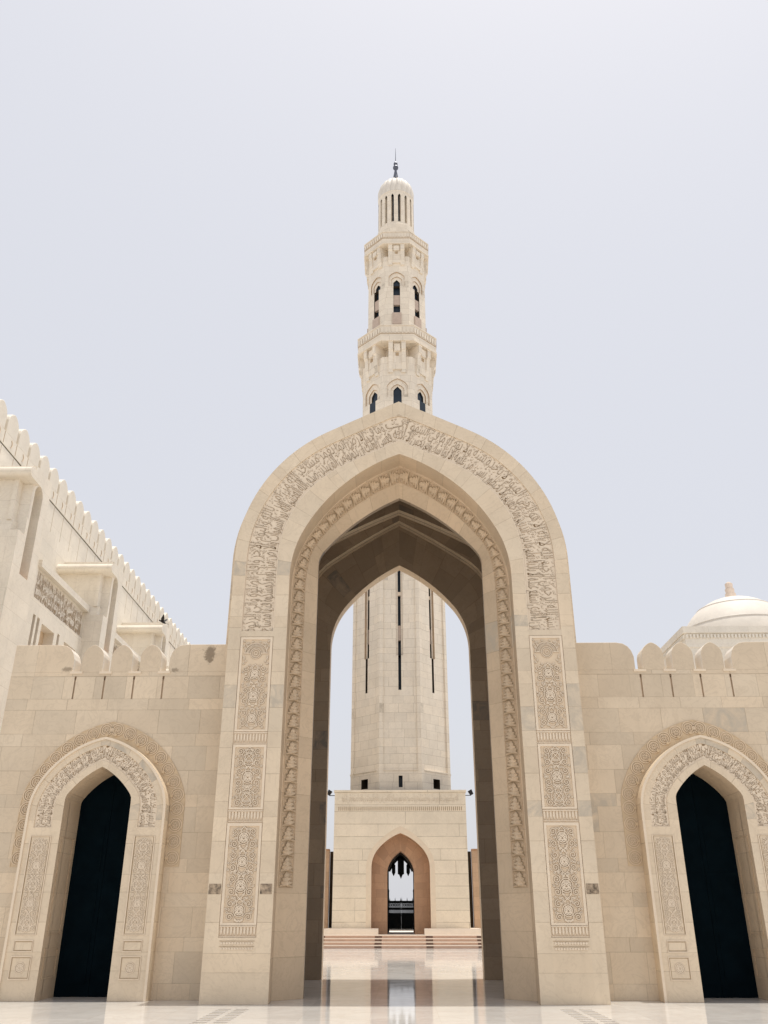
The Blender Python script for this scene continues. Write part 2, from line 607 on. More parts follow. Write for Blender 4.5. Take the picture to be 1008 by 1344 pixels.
# ------------------------------------------------------------------ Arabic lettering cut in relief
FORMS = {}
for cp in list(range(0xFE70, 0xFEFD)):
    dcm = unicodedata.decomposition(chr(cp)).split()
    if len(dcm) == 2 and dcm[0] in ('<isolated>', '<final>', '<initial>', '<medial>'):
        FORMS.setdefault(chr(int(dcm[1], 16)), {})[dcm[0][1:-1]] = chr(cp)
    elif len(dcm) == 3 and dcm[0] in ('<isolated>', '<final>') and dcm[1] == '0644':
        FORMS.setdefault('\u0644' + chr(int(dcm[2], 16)), {})[dcm[0][1:-1]] = chr(cp)


def shape(text):
    """Join Arabic letters into their connected forms and return them in left-to-right drawing order."""
    units, i = [], 0
    while i < len(text):
        if text[i:i + 2] in FORMS:
            units.append(text[i:i + 2])
            i += 2
        else:
            units.append(text[i])
            i += 1
    out = []
    for k, un in enumerate(units):
        fm = FORMS.get(un)
        if not fm:
            out.append(un)
            continue
        prev = k > 0 and 'initial' in FORMS.get(units[k - 1], {})
        nxt = k < len(units) - 1 and 'initial' in fm and 'final' in FORMS.get(units[k + 1], {})
        key = 'medial' if prev and nxt else ('final' if prev else ('initial' if nxt else 'isolated'))
        out.append(fm.get(key) or fm.get('final' if prev else 'isolated') or un)
    return ''.join(reversed(out))


def letter_mesh(text, offset, extrude):
    c = bpy.data.curves.new('lettering', 'FONT')
    c.body = shape(text)
    c.resolution_u = 3
    c.offset = offset
    c.extrude = extrude
    c.space_word = .55
    o = bpy.data.objects.new('lettering', c)
    COL.objects.link(o)
    dg = bpy.context.evaluated_depsgraph_get()
    dg.update()
    me = bpy.data.meshes.new_from_object(o.evaluated_get(dg))
    vs_ = [tuple(v.co) for v in me.vertices]
    fs = [tuple(p.vertices) for p in me.polygons]
    bpy.data.objects.remove(o)
    bpy.data.meshes.remove(me)
    bpy.data.curves.remove(c)
    return vs_, fs


def inscribe(mm, mapper, lines, length, height, d_bed, rise, skirt=-.005, mats=('carve', 'shade'), thin=-.028, overlap=1.22, marks=0, ms=1.0):
    """Lay lines of text on a band: mapper(s, t, d) -> point, s along the band, t across it (0 inner edge, height outer edge)."""
    nl = len(lines)
    hline = height / nl
    cell, occ = .05 * ms, {}
    for li, text in enumerate(lines):
        v0, f0 = letter_mesh(text, thin, .5)
        v1, f1 = letter_mesh(text, skirt, 0.0)  # wider dark outline painting the shadow round each letter
        xs = [p[0] for p in v0]
        ys = sorted(p[1] for p in v0)
        x0, x1 = min(xs), max(xs)
        y0, y1 = ys[int(len(ys) * .02)], ys[int(len(ys) * .985)]
        base = (nl - 1 - li) * hline
        def place(p, d):
            t = base + hline * (.5 + (((p[1] - y0) / (y1 - y0)) - .5) * overlap)
            t = min(max(t, .012), height - .012)
            sx = (p[0] - x0) / (x1 - x0) * length
            occ.setdefault((int(sx / cell), int(t / cell)), []).append((sx, t))
            return mapper(sx, t, d)
        k = len(mm.v)
        mm.v.extend([place(p, d_bed - (rise + .004 * li if p[2] > 0 else -.002)) for p in v0])
        mi = mm.mat(MT[mats[0]])
        md = mm.mat(MT[mats[1]])
        for f in f0:
            mm.f.append(tuple(k + i for i in f))
            mm.uv.append(None)
            zs_ = [v0[i][2] for i in f]
            mm.mi.append(mi if max(zs_) - min(zs_) < .1 else md)
        k = len(mm.v)
        mm.v.extend([place(p, d_bed - .003 - .0015 * li) for p in v1])
        for f in f1:
            mm.f.append(tuple(k + i for i in f))
            mm.uv.append(None)
            mm.mi.append(md)
    # vowel points and ticks fill what is left free between the letters
    rg = random.Random(5)
    for k in range(marks):
        sx, t = rg.uniform(.05, length - .05), rg.uniform(.04, height - .04)
        ci, cj = int(sx / cell), int(t / cell)
        if any(math.dist((sx, t), q) < .036 * ms for i in (-1, 0, 1) for j in (-1, 0, 1) for q in occ.get((ci + i, cj + j), ())):
            continue
        occ.setdefault((ci, cj), []).append((sx, t))
        kind = rg.random()
        if kind < .4:
            q = [(sx + .016 * ms * math.cos(1.57 * i), t + .016 * ms * math.sin(1.57 * i)) for i in range(4)]
        else:
            q = leaf(sx - .03 * ms, t - .012 * ms, .06 * ms, .022 * ms, .5 if kind < .75 else 1.2)
        cx, cy = sum(p[0] for p in q) / len(q), sum(p[1] for p in q) / len(q)
        big = [(cx + (p[0] - cx) * 1.2, cy + (p[1] - cy) * 1.5) for p in q]
        mm.poly([mapper(p[0], min(max(p[1], .004), height - .004), d_bed - .0065) for p in big], MT[mats[1]])
        mm.poly([mapper(p[0], p[1], d_bed - rise) for p in q], MT[mats[0]])


T1 = 'بسم الله الرحمن الرحيم الله لا اله الا هو الحي القيوم لا تاخذه سنة ولا نوم له ما في السموات وما في الارض'
T2 = 'من ذا الذي يشفع عنده الا باذنه يعلم ما بين ايديهم وما خلفهم ولا يحيطون بشيء من علمه الا بما شاء'
T3 = 'انما يعمر مساجد الله من امن بالله واليوم الاخر واقام الصلوة واتى الزكوة'
T4 = 'ولم يخش الا الله فعسى اولئك ان يكونوا من المهتدين صدق الله العظيم'
T5 = 'الله نور السموات والارض مثل نوره كمشكوة فيها مصباح'


# ------------------------------------------------------------------ carved ornament
def circle(cx, cy, r, n=20):
    return [(cx + r * math.cos(2 * math.pi * k / n), cy + r * math.sin(2 * math.pi * k / n)) for k in range(n)]


def spiral(cx, cy, r, turns, a0, sgn, n=26):
    return [(cx + r * (1 - .82 * k / n) * math.cos(a0 + sgn * 2 * math.pi * turns * k / n),
             cy + r * (1 - .82 * k / n) * math.sin(a0 + sgn * 2 * math.pi * turns * k / n)) for k in range(n + 1)]


def leaf(cx, cy, l, w, a):
    ca, sa = math.cos(a), math.sin(a)
    q = [(0, 0), (.25 * l, .5 * w), (.6 * l, .42 * w), (l, 0), (.6 * l, -.42 * w), (.25 * l, -.5 * w)]
    return [(cx + x * ca - y * sa, cy + x * sa + y * ca) for x, y in q]


def rosette(cx, cy, r, petals=12):
    o = [(circle(cx, cy, r, 26), True), (circle(cx, cy, r * .72, 22), True), (circle(cx, cy, r * .3, 12), True)]
    for k in range(petals):
        a = 2 * math.pi * k / petals
        o.append((leaf(cx + r * .33 * math.cos(a), cy + r * .33 * math.sin(a), r * .36, r * .22, a), True))
    return o


def arabesque(seed, w, h, kind):
    """Interlaced scrollwork mirrored about u = 0; returns lines (points, closed)."""
    r = random.Random(seed)
    out, taken = [], []
    def both(p, c):
        out.append((p, c))
        out.append(([(-x, y) for x, y in p], c))
    if kind == 'sun':
        cy = h - w * .52
        out.extend([(circle(0, cy, .155, 24), True), (circle(0, cy, .115, 20), True), (circle(0, cy, .05, 12), True)])
        for k in range(21):
            a = R(4 + 172 * k / 20)
            out.append(([(math.cos(a) * .20, cy + math.sin(a) * .20), (math.cos(a) * .285, cy + math.sin(a) * .285)], False))
        both([(.16, cy), (w * .44, cy)], False)
        out.append(([(math.cos(R(180 * k / 24)) * .32, cy + math.sin(R(180 * k / 24)) * .30) for k in range(25)], False))
        taken.append((0, cy, .34))
        hh = cy - .3
    else:
        hh = h
    m = max(1, int(round(hh / .62)))
    for i in range(m):
        cy = hh * (i + .5) / m
        if kind == 'star' and i % 2 == 0:
            for q in (0, 1):
                out.append(([(math.cos(R(45 * q + 90 * k + 45)) * .17, cy + math.sin(R(45 * q + 90 * k + 45)) * .17) for k in range(4)], True))
            out.append((circle(0, cy, .10, 16), True))
            out.append((circle(0, cy, .20, 26), True))
        else:
            out.extend(rosette(0, cy, .15 + .02 * (i % 2), 10))
        taken.append((0, cy, .2))
        for dy in (-.155, .155):
            c = (w * .30, cy + dy)
            both(spiral(c[0], c[1], .098, 1.6, r.uniform(0, 6.28), r.choice((-1, 1))), False)
            taken.append((c[0], c[1], .1))
        both([(.02 + .10 * math.sin(k / 14 * math.pi * 2), cy - .30 + .60 * k / 14) for k in range(15)], False)
    tries = 0
    while tries < 1500:
        tries += 1
        x, y = r.uniform(.015, w / 2 - .05), r.uniform(.04, h - .06)
        if any((x - a) ** 2 + (y - b) ** 2 < (c + .028) ** 2 for a, b, c in taken):
            continue
        both(leaf(x, y, r.uniform(.05, .08), .035, r.uniform(0, 6.28)), True)
        taken.append((x, y, .032))
    lim = w / 2 - .02
    return [([(min(max(x, -lim), lim), min(max(y, .015), h - .015)) for x, y in p], c) for p, c in out]


def fine(seed, w, h, kind, k):
    return [([(x * k, y * k) for x, y in p], c) for p, c in arabesque(seed, w / k, h / k, kind)]


def carve(mm, tf, lines, d_bed, rise, w=.022, mat='carve', skirt='shade3', sk=.008):
    for i, (p, c) in enumerate(lines):
        q = p if not c else p
        if skirt:
            mm.ribbon(tf, q, w + sk * 2, d_bed - .002 - .00004 * (i % 50), d_bed - .002 - .00004 * (i % 50), MT[skirt], c)  # darker skirt paints the shadow beside the raised line
        mm.ribbon(tf, q, w, d_bed, d_bed - rise - .0001 * (i % 40), MT[mat], c, side=MT[skirt] if skirt else None)


def frieze(mm, tf, u0, u1, v0, v1, d, n=11):
    """A row of little hanging lobes under a dotted fillet."""
    mm.rect(tf, u0, u1, v0, v1, d, MT['ground'])
    st = (u1 - u0) / n
    hh = v1 - v0
    for k in range(n):
        c = u0 + st * (k + .5)
        mm.prism(tf, [(c - st * .30, v1 - hh * .12), (c - st * .30, v0 + hh * .42), (c, v0 + hh * .12), (c + st * .30, v0 + hh * .42), (c + st * .30, v1 - hh * .12)],
                 d, d - .016, MT['carve'], MT['shade2'])
    mm.box(tf, u0, u1, v1 - hh * .1, v1, d - .03, d, MT['carve'], skip='b')
    mm.box(tf, u0, u1, v0 - .001, v0 + hh * .05, d - .03, d, MT['carve'], skip='b')


# ================================================================== the setting
g = M()
SZ = 3000
g.poly([(-SZ, -SZ, 0), (SZ, -SZ, 0), (SZ, SZ, 0), (-SZ, SZ, 0)], MT['floor'])
structure(g.build('ground'))

inl = M()
for sx in (-1, 1):
    for row in (0, 1):
        for k in range(13):
            x = .075 + sx * (3.05 + row * .34)
            y = 15.2 + k * .27
            wx, wy = .24, .10
            inl.box(lambda u, v, d, x=x, y=y: (x + u, y + d, v), -wx / 2, wx / 2, -.02, .004, -wy / 2, wy / 2, MT['inlay'], skip='d')
structure(inl.build('floor_inlay'))

# ================================================================== main portal
X0 = .075
tfP = plane_y(X0, 19.4)
portal = thing('portal_arch', 'tall cream stone portal with pointed arch, carved inscription band and carved side panels', 'archway', (X0, 19.4, 0))
ZS = 9.0
E_ = arch(4.08, 9.53, 14.08, 4.08, 63, 0, 36, ZS)
IO = arch(3.79, 9.45, 13.67, 3.79, 63, 0, 36, ZS)
II = arch(3.01, 9.50, 12.86, 3.01, 63, 0, 36, ZS)
A_ = arch(2.70, 9.09, 12.47, 2.70, 27, 0, 36, ZS)
B_ = arch(2.74, 9.09, 12.52, 2.74, 27, 0, 36, ZS)
C_ = arch(2.14, 9.90, 11.85, .64, 39, 0, 36, ZS)
CH = arch(3.32, 10.6, 14.25, 2.2, 38, 0, 36, ZS)
O1 = arch(3.20, 11.47, 13.86, 1.28, 60, 0, 36, ZS)
O2 = arch(3.00, 10.76, 13.66, 1.80, 54, 0, 36, ZS)
O3 = arch(2.24, 9.41, 12.22, 2.24, 39, 0, 36, ZS)
OB = arch(4.5, 10.2, 15.0, 4.0, 60, 0, 36, ZS)

def cut(cur, zb):
    """The same arch line starting higher up, at zb."""
    return [(cur[0][0], zb)] + cur[1:-1] + [(cur[-1][0], zb)]

f = M()
f.strip(tfP, E_, IO, 0, 0, MT['frame'], 0)
f.strip(tfP, II, A_, 0, 0, MT['frame'], 11)
f.strip(tfP, E_, E_, 1.8, 0, MT['frame'], 21)
f.strip(tfP, OB, E_, 1.8, 1.8, MT['frame'], 23)
f.strip(tfP, OB, OB, 1.8, 7.67, MT['frame'], 31)
BEDD = .032
cI, cO = cut(IO, 1.19), cut(II, 1.19)
f.strip(tfP, cI, cI, 0, BEDD, MT['frame'], 2)
f.strip(tfP, cO, cO, 0, BEDD, MT['frame'], 3)
f.strip(tfP, cut(IO, 1.19), cut(II, 1.19), BEDD, BEDD, MT['carve'], 4)
for sx in (-1, 1):
    a, b = sorted((sx * 3.79, sx * 3.01))
    # plain stones closing the channel: at the foot, and between lettering and panels
    f.box(tfP, a, b, 0, 1.19, 0, .05, MT['frame'], skip='b')
    f.box(tfP, a, b, 7.56, 7.70, 0.002, BEDD, MT['frame'], skip='b')
    # two small carved fillets on the foot stone
    for z in (.985, 1.085):
        n = 12
        for k in range(n):
            c = a + .05 + (b - a - .1) * (k + .5) / n
            f.prism(tfP, leaf(c - .027, z, .055, .05, 0), 0.0, -.012, MT['carve'], MT['shade2'])
        f.box(tfP, a + .03, b - .03, z + .038, z + .046, -.008, 0, MT['shade2'], skip='b')
f.build('facing', portal)

# lettering band of the arch
mid = Path(cut(II, 7.70))
bandw = .79
def band_map(s, t, d):
    p, nrm = mid.at(s)
    return tfP(p[0] + nrm[0] * t, p[1] + nrm[1] * t, d)
ins = M()
inscribe(ins, lambda s, t, d: band_map(s, t + .02, d), [T1 + ' ' + T3, T2 + ' ' + T4 + ' ' + T5], mid.L, bandw - .05, BEDD, .012, overlap=1.26, marks=4000)
# fillets edging the band and the thin line between the two rows of words
def on_band(t):
    return [(lambda pn: (pn[0][0] + pn[1][0] * t, pn[0][1] + pn[1][1] * t))(mid.at(mid.L * k / 120)) for k in range(121)]
ins.ribbon(tfP, on_band(.012), .02, BEDD, BEDD - .03, MT['carve'], side=MT['shade3'])
ins.ribbon(tfP, on_band(bandw - .012), .02, BEDD, BEDD - .03, MT['carve'], side=MT['shade3'])
ins.build('inscription_band', portal)

# three carved panels and their friezes on each pier
for sx in (-1, 1):
    cx = sx * 3.40
    tfp = plane_y(X0 + cx, 19.4)
    hw = .376
    for i, (z0, z1, kind) in enumerate(((1.42, 3.40, 'rose'), (3.68, 5.06, 'star'), (5.35, 7.55, 'sun'))):
        p = M()
        bed = .022
        p.box(tfp, -hw, hw, z0, z1, bed, BEDD, MT['ground'], skip='b')
        bw = .055
        for (a, b, c, d) in ((-hw, -hw + bw, z0, z1), (hw - bw, hw, z0, z1), (-hw + bw, hw - bw, z0, z0 + .04), (-hw + bw, hw - bw, z1 - .06, z1)):
            p.box(tfp, a, b, c, d, .001, bed, MT['carve'], skip='b')
        w, h = 2 * (hw - bw), z1 - z0 - .10
        tfi = lambda u, v, d, z0=z0: tfp(u, v + z0 + .04, d)
        carve(p, tfi, fine(40 + i, w, h, kind, .8), bed, .018, .016)
        p.build('carved_panel', portal)
    for (z0, z1) in ((1.20, 1.41), (3.43, 3.66), (5.08, 5.33)):
        p = M()
        frieze(p, tfp, -hw, hw, z0, z1, .03)
        p.build('frieze', portal)
    for (x, z, w) in ((3.935, 2.10, .26), (2.86, 2.10, .25)):
        if sx > 0 and x < 3:
            continue
        p = M()
        p.box(plane_y(X0, 19.4), sx * x - w / 2, sx * x + w / 2, z - .10, z + .10, -.003, .02, MT['stain'], skip='b')
        o = p.build('weathered_block', portal)
        o['label'] = 'dark weathered square stone in the pier'

# splayed reveal with its leaf moulding
sp = M()
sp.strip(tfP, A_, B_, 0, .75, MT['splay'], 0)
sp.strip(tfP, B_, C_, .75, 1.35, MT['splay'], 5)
sp.build('splayed_reveal', portal)

PB, PC = Path(B_), Path(C_)
NB = len(B_)
def splay_map(s, t, d):
    """s along the reveal (metres on its outer edge), t across it 0..1, d out of it."""
    import bisect
    s = min(max(s, 0), PB.L)
    j = min(max(bisect.bisect_right(PB.acc, s) - 1, 0), NB - 2)
    fr = (s - PB.acc[j]) / max(PB.acc[j + 1] - PB.acc[j], 1e-9)
    def lp(A, dd):
        return Vector((X0 + A[j][0] + (A[j + 1][0] - A[j][0]) * fr, 19.4 + dd, A[j][1] + (A[j + 1][1] - A[j][1]) * fr))
    b, c = lp(B_, .75), lp(C_, 1.35)
    tan = Vector((B_[j + 1][0] - B_[j][0], 0, B_[j + 1][1] - B_[j][1]))
    n = tan.cross(c - b).normalized()
    if n.y > 0:
        n = -n
    return b + (c - b) * t + n * d

vm = M()
s0 = 2.15
step = (PB.L - 2 * s0) / 74
for k in range(74):
    s = s0 + step * k
    half = k < 37
    q = (lambda a, t: s + a * step) if half else (lambda a, t: s + (1 - a) * step)
    # a pointed leaf standing on the one below, ridge in the middle, a curl in each gap
    jr = random.Random(k)
    hl_ = [(.02, .205), (.12, .215), (.20, .135), (.33, .19), (.44, .105), (.56, .15), (.66, .07), (.80, .085)]
    base = [(a, .28 - w) for a, w in hl_] + [(1.04, .28)] + [(a, .28 + w) for a, w in reversed(hl_)] + [(.08, .28)]
    vm.poly([splay_map(q(a - (.035 if a < .5 else -.02), t), t + (.02 if t > .28 else -.02), .006) for a, t in base], MT['shade2'])  # dark skirt painting the shade round the leaf
    base = [(a + jr.uniform(-.025, .025), t + jr.uniform(-.010, .010)) for a, t in base]
    P = [splay_map(q(a, t), t, .012 + .026 * (i % 2)) for i, (a, t) in enumerate(base)]
    rt = [splay_map(q(.13 + .8 * i / 3, .28), .28, .085 - .018 * i) for i in range(4)]
    near = [0, 0, 0, 1, 1, 2, 2, 3, 3, 3, 2, 2, 1, 1, 0, 0, 0, 0]
    for i in range(len(P)):
        j = (i + 1) % len(P)
        a, b = rt[near[i]], rt[near[j]]
        if near[i] == near[j]:
            vm.poly([P[i], P[j], a], MT['splay'])
        else:
            vm.poly([P[i], P[j], b, a], MT['splay'])
    for t0 in (.125, .435):
        cc = [(.78 + .14 * math.cos(2 * math.pi * i / 6), t0 + .045 * math.sin(2 * math.pi * i / 6)) for i in range(6)]
        ap_ = splay_map(q(.78, t0), t0, .05)
        cp_ = [splay_map(q(a, t), t, .004) for a, t in cc]
        for i in range(6):
            vm.poly([cp_[i], cp_[(i + 1) % 6], ap_], MT['splay'])
NBED = 220
for k in range(NBED):
    sa, sb = s0 + (PB.L - 2 * s0) * k / NBED, s0 + (PB.L - 2 * s0) * (k + 1) / NBED
    vm.poly([splay_map(sa, .06, .003), splay_map(sb, .06, .003), splay_map(sb, .505, .003), splay_map(sa, .505, .003)], MT['leafbed'])
# two fillets either side of the leaves
for t in (.055, .51):
    N = 150
    for k in range(N):
        sa, sb = s0 + (PB.L - 2 * s0) * k / N, s0 + (PB.L - 2 * s0) * (k + 1) / N
        for (ta, da, tb, db) in ((t - .014, 0, t - .006, .02), (t - .006, .02, t + .006, .02), (t + .006, .02, t + .014, 0)):
            vm.poly([splay_map(sa, ta, da), splay_map(sb, ta, da), splay_map(sb, tb, db), splay_map(sa, tb, db)], MT['splay'])
vm.build('leaf_moulding', portal)

# passage behind: chamber, stepped arch orders, back wall
ch = M()
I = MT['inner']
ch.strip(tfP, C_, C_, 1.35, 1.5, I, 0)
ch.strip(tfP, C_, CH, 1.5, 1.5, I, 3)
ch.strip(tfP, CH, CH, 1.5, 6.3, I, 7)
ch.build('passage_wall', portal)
bw_ = M()  # soffits in paler stone than the faces: bounced floor light put into colour
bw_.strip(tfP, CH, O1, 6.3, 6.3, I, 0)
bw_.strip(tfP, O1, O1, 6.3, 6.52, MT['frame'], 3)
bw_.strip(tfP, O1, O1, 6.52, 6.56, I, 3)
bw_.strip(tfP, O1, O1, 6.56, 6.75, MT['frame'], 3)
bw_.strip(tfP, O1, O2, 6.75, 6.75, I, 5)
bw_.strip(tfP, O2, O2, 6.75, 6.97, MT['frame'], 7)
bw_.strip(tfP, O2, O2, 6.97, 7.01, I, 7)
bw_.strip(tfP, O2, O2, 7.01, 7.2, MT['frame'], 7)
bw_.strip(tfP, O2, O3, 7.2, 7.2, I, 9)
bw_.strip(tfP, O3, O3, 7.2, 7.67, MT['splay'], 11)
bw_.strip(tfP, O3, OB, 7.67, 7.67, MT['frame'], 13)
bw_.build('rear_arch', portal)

# ================================================================== flanking walls
def merlon_outline(hw, z0, z1):
    h = z1 - z0
    r = [(hw, z0), (hw, z0 + h * .57), (hw * .93, z0 + h * .70), (hw * .76, z0 + h * .81), (hw * .5, z0 + h * .91), (hw * .22, z0 + h * .975), (0, z1)]
    return r + [(-x, z) for x, z in r[-2::-1]]

DARKNAMES = ('dark',)
def flank(sx, xc, xa, xb, label):
    """A wing wall seen from the court, x from xa to xb, with its pointed doorway around xc."""
    root = thing('flanking_wall', label, 'wall', (xc, 20.35, 0), 'crenellated walls either side of the portal')
    tf = plane_y(0, 20.35)
    tc = plane_y(xc, 20.35)
    SI = arch(.75, 3.95, 4.68, .23, 36, 0, 20, 3.45)
    SE = arch(1.56, 3.73, 5.35, 1.25, 30, 0, 20, 3.45)
    SO = arch(1.36, 3.72, 5.165, 1.07, 30, 0, 20, 3.45)
    SN = arch(.96, 3.82, 4.82, .55, 33, 0, 20, 3.45)
    WB = arch(1.89, 3.94, 5.77, .76, 18, 0, 20, 3.45)
    W = MT['wall']
    gaps = [xc + (k - 1.5) * .7175 for k in range(4)]
    m = M()
    m.arch_face(tf, xa, xb, 0, 6.25, 0, W, SI, xc)
    # weep slots under the gaps, with the ledge above them
    m.holes(tf, xa, xb, 6.25, 6.93, 0, W, [(gx - .019, gx + .019, 6.31, 6.80, .03, MT['groove'], MT['groove']) for gx in gaps] + [(gx - .024, gx + .024, 6.80, 6.87, .05, MT['groove'], MT['groove']) for gx in gaps])
    for gx in gaps:
        m.box(tf, gx - .15, gx + .15, 6.93, 6.985, -.02, .55, MT['carve'])
    m.box(tf, xa, xb, 6.93, 6.97, 0, .85, W, skip='d')
    m.box(tf, xa, xb, 0, 6.93, 0, .85, W, skip='fud')
    m.strip(tc, SI, SI, 0, .02, W)
    m.build('masonry', root)
    # building mass behind: a flat-roofed gallery
    gl = M()
    gl.box(tf, xa, xb, 0, 6.4, .86, 7.0, W, skip='f')
    gl.build('gallery', root)
    # crenellation
    for k in range(3):
        c = M()
        c.prism(lambda u, v, d: tf(xc + (k - 1) * .7175 + u, v, d), merlon_outline(.26, 6.97, 7.66), 0, .5, MT['wall'], MT['dome'])  # paler sides: light bounced within the gaps, put into the colour
        o = c.build('merlon', root, merge=True)
        bevel(o, .012)
    for s in (-1, 1):
        e0 = xc + s * (1.5 * .7175 + .1)
        e1 = xa if s < 0 else xb
        pts = [(e1, 6.97), (e0, 6.97), (e0, 7.30), (e0 + s * .045, 7.45), (e0 + s * .12, 7.56), (e0 + s * .24, 7.635), (e0 + s * .40, 7.66), (e1, 7.66)]
        c = M()
        c.prism(tf, pts, 0, .5, MT['wall'], MT['dome'])  # sides painted paler for bounced light, like the merlons
        o = c.build('parapet_block', root, merge=True)
        bevel(o, .012)
    # projecting door surround
    d = M()
    F = MT['frame']
    dp = -.35
    bed = dp + .025
    d.strip(tc, SE, SO, dp, dp, F, 1)
    d.strip(tc, SN, SI, dp, dp, F, 4)
    zi = 3.37
    d.strip(tc, cut(SO, zi), cut(SO, zi), dp, bed, F, 2)
    d.strip(tc, cut(SN, zi), cut(SN, zi), dp, bed, F, 3)
    d.strip(tc, cut(SO, zi), cut(SN, zi), bed, bed, MT['carve'], 5)
    d.strip(tc, SE, SE, dp, 0, F, 6)
    d.strip(tc, SI, SI, dp, .75, MT['splay'], 7)
    for s in (-1, 1):
        a, b = sorted((s * .96, s * 1.36))
        d.box(tc, a, b, 0, zi, dp, dp + .03, F, skip='b')
    P_SE = Path(SE)
    rim = [(lambda pn: (pn[0][0] - pn[1][0] * .03, pn[0][1] - pn[1][1] * .03))(P_SE.at(P_SE.L * k / 90)) for k in range(91)]
    d.ribbon(tc, rim, .055, dp, dp - .03, MT['carve'])
    d.build('door_surround', root)
    # lettering of the doorway
    q = M()
    pm = Path(cut(SN, zi + .02))
    def bm(s, t, dd):
        p, nrm = pm.at(s)
        return tc(p[0] + nrm[0] * t, p[1] + nrm[1] * t, dd)
    inscribe(q, lambda s, t, dd: bm(s, t + .02, dd), [T3 + ' ' + T5, T4 + ' ' + T5], pm.L, .37, bed, .006, skirt=-.004, thin=-.03, overlap=1.25, marks=1500, ms=.5)
    q.build('inscription_band', root)
    for s in (-1, 1):
        p = M()
        tj = plane_y(xc + s * 1.155, 20.35 + dp)
        for (z0, z1, hw) in ((1.23, 3.19, .225), (.91, 1.12, .20), (.40, .82, .21)):
            p.ribbon(tj, [(-hw, z0), (hw, z0), (hw, z1), (-hw, z1)], .022, 0, -.014, MT['carve'], True, side=MT['shade2'])
            p.ribbon(tj, [(-hw + .022, z0 + .022), (hw - .022, z0 + .022), (hw - .022, z1 - .022), (-hw + .022, z1 - .022)], .018, -.0015, -.0015, MT['shade2'], True)
        carve(p, lambda u, v, dd: tj(u, v + 1.27, dd), fine(77, .40, 1.88, 'star', .62), 0, .010, .014, sk=.005)
        carve(p, lambda u, v, dd: tj(u, v + .61, dd), rosette(0, 0, .10, 8), 0, .008, .014, sk=.004)
        p.build('carved_panel', root)
        p = M()
        tr = (lambda u, v, dd, s=s: (xc + s * (.75 - dd), 20.35 + u, v))
        for (z0, z1) in ((1.23, 3.19), (.40, .95)):
            p.ribbon(tr, [(-.17, z0), (.56, z0), (.56, z1), (-.17, z1)], .03, 0, .014, MT['splay'], True, side=MT['shade2'])
        p.build('reveal_panel', root)
    # band of roundels carved on the wall round the surround
    b = M()
    zb = 2.58
    b.strip(tc, cut(WB, zb), cut(SE, zb), -.012, -.012, MT['yellow'], 3)
    b.strip(tc, cut(WB, zb), cut(WB, zb), -.012, 0, MT['yellow'], 3)
    for s in (-1, 1):
        a, e = sorted((s * 1.56, s * 1.89))
        b.rect(lambda u, v, dd: tc(u, zb + dd, v), a, e, -.012, 0, 0, MT['yellow'])
    pw = Path(cut(WB, zb))
    nR = 24
    for k in range(nR):
        pnt, nrm = pw.at(pw.L * (k + .5) / nR)
        c = (pnt[0] - nrm[0] * .165, pnt[1] - nrm[1] * .165)
        carve(b, tc, [(circle(c[0], c[1], .145, 20), True), (circle(c[0], c[1], .10, 16), True)], -.012, .016, .020, 'ground', 'shade3', .006)
        carve(b, tc, [(leaf(c[0] + .02 * math.cos(j * 1.047), c[1] + .02 * math.sin(j * 1.047), .06, .035, j * 1.047), True) for j in range(6)], -.012, .016, .014, 'ground', 'shade3', .005)
        hub = Path(circle(c[0], c[1], .028, 8))
        b.prism(tc, circle(c[0] + nrm[0] * -.125, c[1] + nrm[1] * -.125, .036, 10), -.012, -.055, MT['yellow'], MT['yellow'])
    ol = [(lambda pn: (pn[0][0] - pn[1][0] * .012, pn[0][1] - pn[1][1] * .012))(pw.at(pw.L * k / 80)) for k in range(81)]
    b.ribbon(tc, ol, .018, -.012, -.022, MT['yellow'])
    b.build('roundel_band', root)
    # closed double door deep in the reveal
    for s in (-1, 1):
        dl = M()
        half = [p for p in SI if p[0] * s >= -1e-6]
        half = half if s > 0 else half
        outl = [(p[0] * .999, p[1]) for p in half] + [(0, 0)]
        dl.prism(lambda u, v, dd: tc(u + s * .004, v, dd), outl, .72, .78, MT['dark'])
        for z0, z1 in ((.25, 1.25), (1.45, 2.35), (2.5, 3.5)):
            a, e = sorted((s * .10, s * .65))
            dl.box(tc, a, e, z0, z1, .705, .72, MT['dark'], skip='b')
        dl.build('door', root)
    return root

flank(-1, -6.78, -9.45, -4.02, 'cream crenellated wall with dark pointed doorway between the portal and the tall hall')
flank(1, 6.93, 4.16, 9.65, 'cream crenellated wall with dark pointed doorway in front of the white dome')

# ================================================================== minaret and its base
AX, AY = .12, 56.9
min_ = thing('minaret', 'tall pale stone minaret with two balconies and ribbed dome, standing on a square base', 'minaret', (AX, AY, .63))
TW = MT['tower']
tfB = plane_y(X0, 53.0)
PO = arch(1.68, 4.08, 5.95, 1.51, 42, .63, 20, 3.5)
PD = arch(.78, 3.93, 5.03, .62, 18, .63, 20, 3.5)
PB2 = arch(.86, 3.93, 5.25, .62, 18, .63, 20, 3.5)
b = M()
BW = 3.885
b.arch_face(tfB, -BW, BW, .63, 8.36, 0, MT['podium'], PO)
b.box(tfB, -BW, BW, .63, 8.36, 0, 7.8, MT['podium'], skip='fbd')
b.arch_face(tfB, -BW, BW, .63, 8.36, 7.8, MT['podium'], PB2)
b.box(tfB, -BW - .05, BW + .05, 8.24, 8.36, -.05, 7.85, MT['podium'], skip='')
